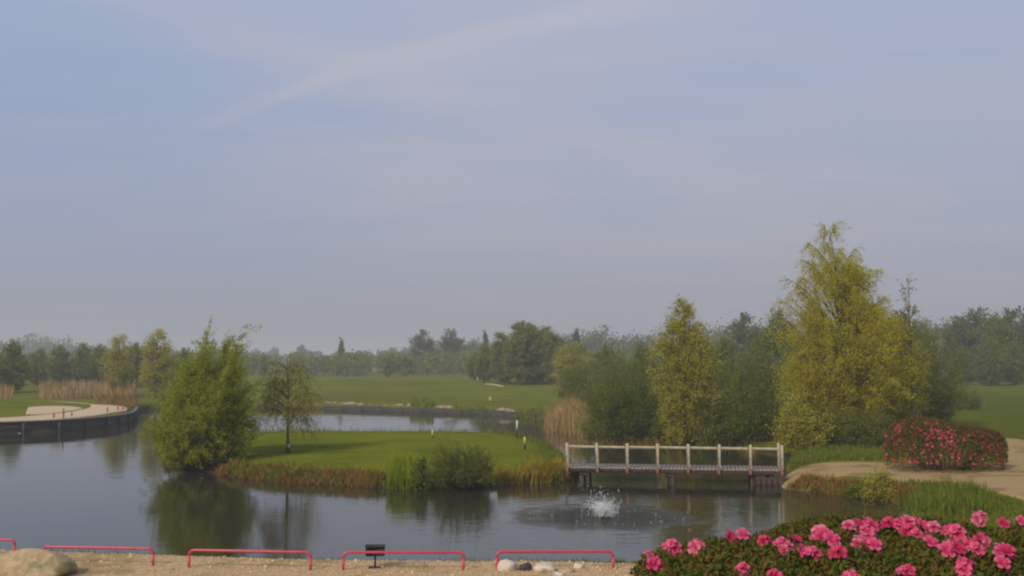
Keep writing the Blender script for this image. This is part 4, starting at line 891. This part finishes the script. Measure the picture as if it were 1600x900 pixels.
mb = MB(); ns = 420; x = r.uniform(.9, 5.8, ns); y = r.uniform(7.0, 9.2, ns); tp_ = np.stack([x, y, bush_z(x, y) - .03], 1); st = np.stack([x * .8 + .6, y * .6 + 3.3, 0 * x], 1); st[:, 2] = height(st[:, 0], st[:, 1]) - .03
ok = tp_[:, 2] > height(x, y) + .2; tp_, st = tp_[ok], st[ok]; md = (tp_ + st) / 2; md[:, :2] = md[:, :2] * .4 + st[:, :2] * .3 + tp_[:, :2] * .3; bez_tubes(mb, st - bo, md - bo, tp_ - bo, np.full(len(st), .012), np.full(len(st), .003), 4, 4); link('stems', mb.mesh('azalea_stems', M['bark']), ae)
M['petal_b'] = petal_mat('deep_pink_petal', (.46, .014, .080), (.76, .095, .220)); M['petal_c'] = petal_mat('soft_pink_petal', (.66, .055, .18), (.86, .30, .42))
TR = [truss(300 + k, M[['petal', 'petal_b', 'petal', 'petal_c', 'petal_b'][k]], 2 + k % 4, .060, .028) for k in range(5)]
FL = [(1017, 882), (1023, 886), (1049, 859), (1088, 857), (1136, 844), (1160, 840), (1194, 847), (1220, 854), (1229, 858), (1240, 849), (1248, 866), (1262, 866), (1270, 869), (1280, 836), (1288, 843), (1296, 848), (1309, 866), (1160, 892), (1325, 825), (1340, 824), (1352, 819), (1358, 828), (1354, 836), (1343, 850), (1355, 854), (1365, 855),
      (1389, 821), (1404, 823), (1416, 820), (1428, 819), (1437, 825), (1420, 833), (1430, 839), (1457, 827), (1444, 850), (1452, 853), (1484, 833), (1492, 837), (1484, 856), (1490, 861), (1476, 865), (1514, 856), (1523, 862), (1538, 852), (1530, 850), (1500, 882), (1509, 888), (1505, 894), (1564, 862), (1571, 868), (1564, 884), (1418, 896), (1412, 899), (1530, 811), (1565, 821), (1594, 818), (1210, 905), (1330, 908), (1620, 850), (1650, 870)]
for k, (px, py) in enumerate(FL):
    rr_ = ray(px, py); hit = None
    for tt_ in np.arange(6.4, 9.4, .02):
        q = np.array([0, 0, CAM_Z]) + rr_ * tt_ / rr_[1]
        if q[2] < float(bush_z(q[0], q[1])) + .035: hit = q; break
    if hit is None:                          # flower on a shoot standing over the ridge
        hit = at_d(px, py, RY - .1)
    nn = Vector((r.normal(0, .35), -.75 + r.normal(0, .3), .75)); s_ = r.uniform(.72, 1.10)
    o_ = link('flower', TR[k % 5], ae, hit - bo, nn.to_track_quat('Z', 'Y').to_euler(), (s_, s_, s_))

# clipped azalea mound on the gravel
pa = ground_at(1392, 735, .6); pb = ground_at(1572, 738, .6); cb = (pa + pb) / 2 + np.array([.05, .35, 0]); cb[2] = hz1(cb[0], cb[1]); hw = np.linalg.norm((pb - pa)[:2]) / 2 + .12; hd = 1.5; HB = 1.82
me_ = thing('azalea_bush', 'long rounded azalea mound with red and pink flowers on the gravel path', 'bush', cb)
r = np.random.default_rng(55)
def mound(u, a):                              # u 0 (rim) .. 1 (top)
    rad = np.cos(u * math.pi / 2) ** .36; zz = np.sin(u * math.pi / 2) ** .62
    lump = 1 + .05 * np.sin(3 * a + 1) + .04 * np.sin(7 * a + 5 * u) + .03 * np.sin(13 * a + 9 * u)
    tilt = 1 - .10 * np.cos(a)
    return np.stack([np.cos(a) * rad * hw * lump, np.sin(a) * rad * hd * lump, zz * HB * tilt * (lump * .5 + .5)], -1)
n = 26000; u = r.uniform(0, 1, n) ** .8; a = r.uniform(0, 2 * math.pi, n); P = mound(u, a); e1 = mound(np.minimum(u + .01, 1), a) - mound(np.maximum(u - .01, 0), a); e2 = mound(u, a + .02) - mound(u, a - .02); Nn = np.cross(e2, e1); Nn /= np.linalg.norm(Nn, axis=1)[:, None] + 1e-9
P = P - Nn * (np.abs(r.normal(0, .10, n)) - .05)[:, None]; P[:, 2] = np.maximum(P[:, 2], .03); Nr = Nn + r.normal(0, .6, Nn.shape); Nr /= np.linalg.norm(Nr, axis=1)[:, None]
mb = MB(); ell_leaves(mb, P, Nr, r.uniform(.06, .13, n), r.uniform(.03, .055, n), r); tag(link('foliage', mb.mesh('mound_foliage', FOL['azalea2']), me_), kind='stuff')
mb = MB(); ns = 120; u = r.uniform(.1, .95, ns); a = r.uniform(0, 6.28, ns); tp_ = mound(u, a) * .93; st = np.stack([tp_[:, 0] * .35, tp_[:, 1] * .3, np.full(ns, -.05)], 1); bez_tubes(mb, st, (st + tp_) / 2 + [0, 0, .1], tp_, np.full(ns, .02), np.full(ns, .005), 4, 4); link('stems', mb.mesh('mound_stems', M['bark']), me_)
TM = [truss(320, M['petal_red'], 4, .07, .05), truss(321, M['petal_red'], 5, .07, .05), truss(322, M['petal'], 4, .07, .05), truss(323, M['petal_pale'], 3, .055, .04)]
CL = r.uniform(0, 1, (20, 2)) * np.array([.62, 2 * math.pi]); CL[:15, 1] = r.uniform(-math.pi, 0, 15)
for k in range(270):
    c = CL[r.integers(0, 20)]; u_ = float(np.clip(c[0] + r.normal(0, .13), .05, .92)); a_ = c[1] + r.normal(0, .22); q = mound(np.array(u_), np.array(a_)); nn = Vector(q * np.array([1, 1, .9]) / np.array([hw, hd, HB]) + r.normal(0, .25, 3)); s_ = r.uniform(.34, .74)
    link('flower', TM[r.choice(4, p=[.33, .27, .16, .24])], me_, q + np.array(nn.normalized()) * .02, nn.to_track_quat('Z', 'Y').to_euler(), (s_, s_, s_))

# ------------------------------------------------------------------ haze
m, t, o = new_mat('morning_haze'); pv = t.nodes.new('ShaderNodeVolumePrincipled'); pv.inputs['Color'].default_value = (.82, .85, .90, 1); pv.inputs['Density'].default_value = .00092; pv.inputs['Anisotropy'].default_value = .1
t.links.new(pv.outputs[0], o.inputs['Volume'])
mb = MB(); mb.box((0, 1150, 11.5), (5400, 3300, 27), None); hz_o = tag(link('haze', mb.mesh('haze', m)), 'thin morning haze over the whole landscape', None, None, 'stuff')
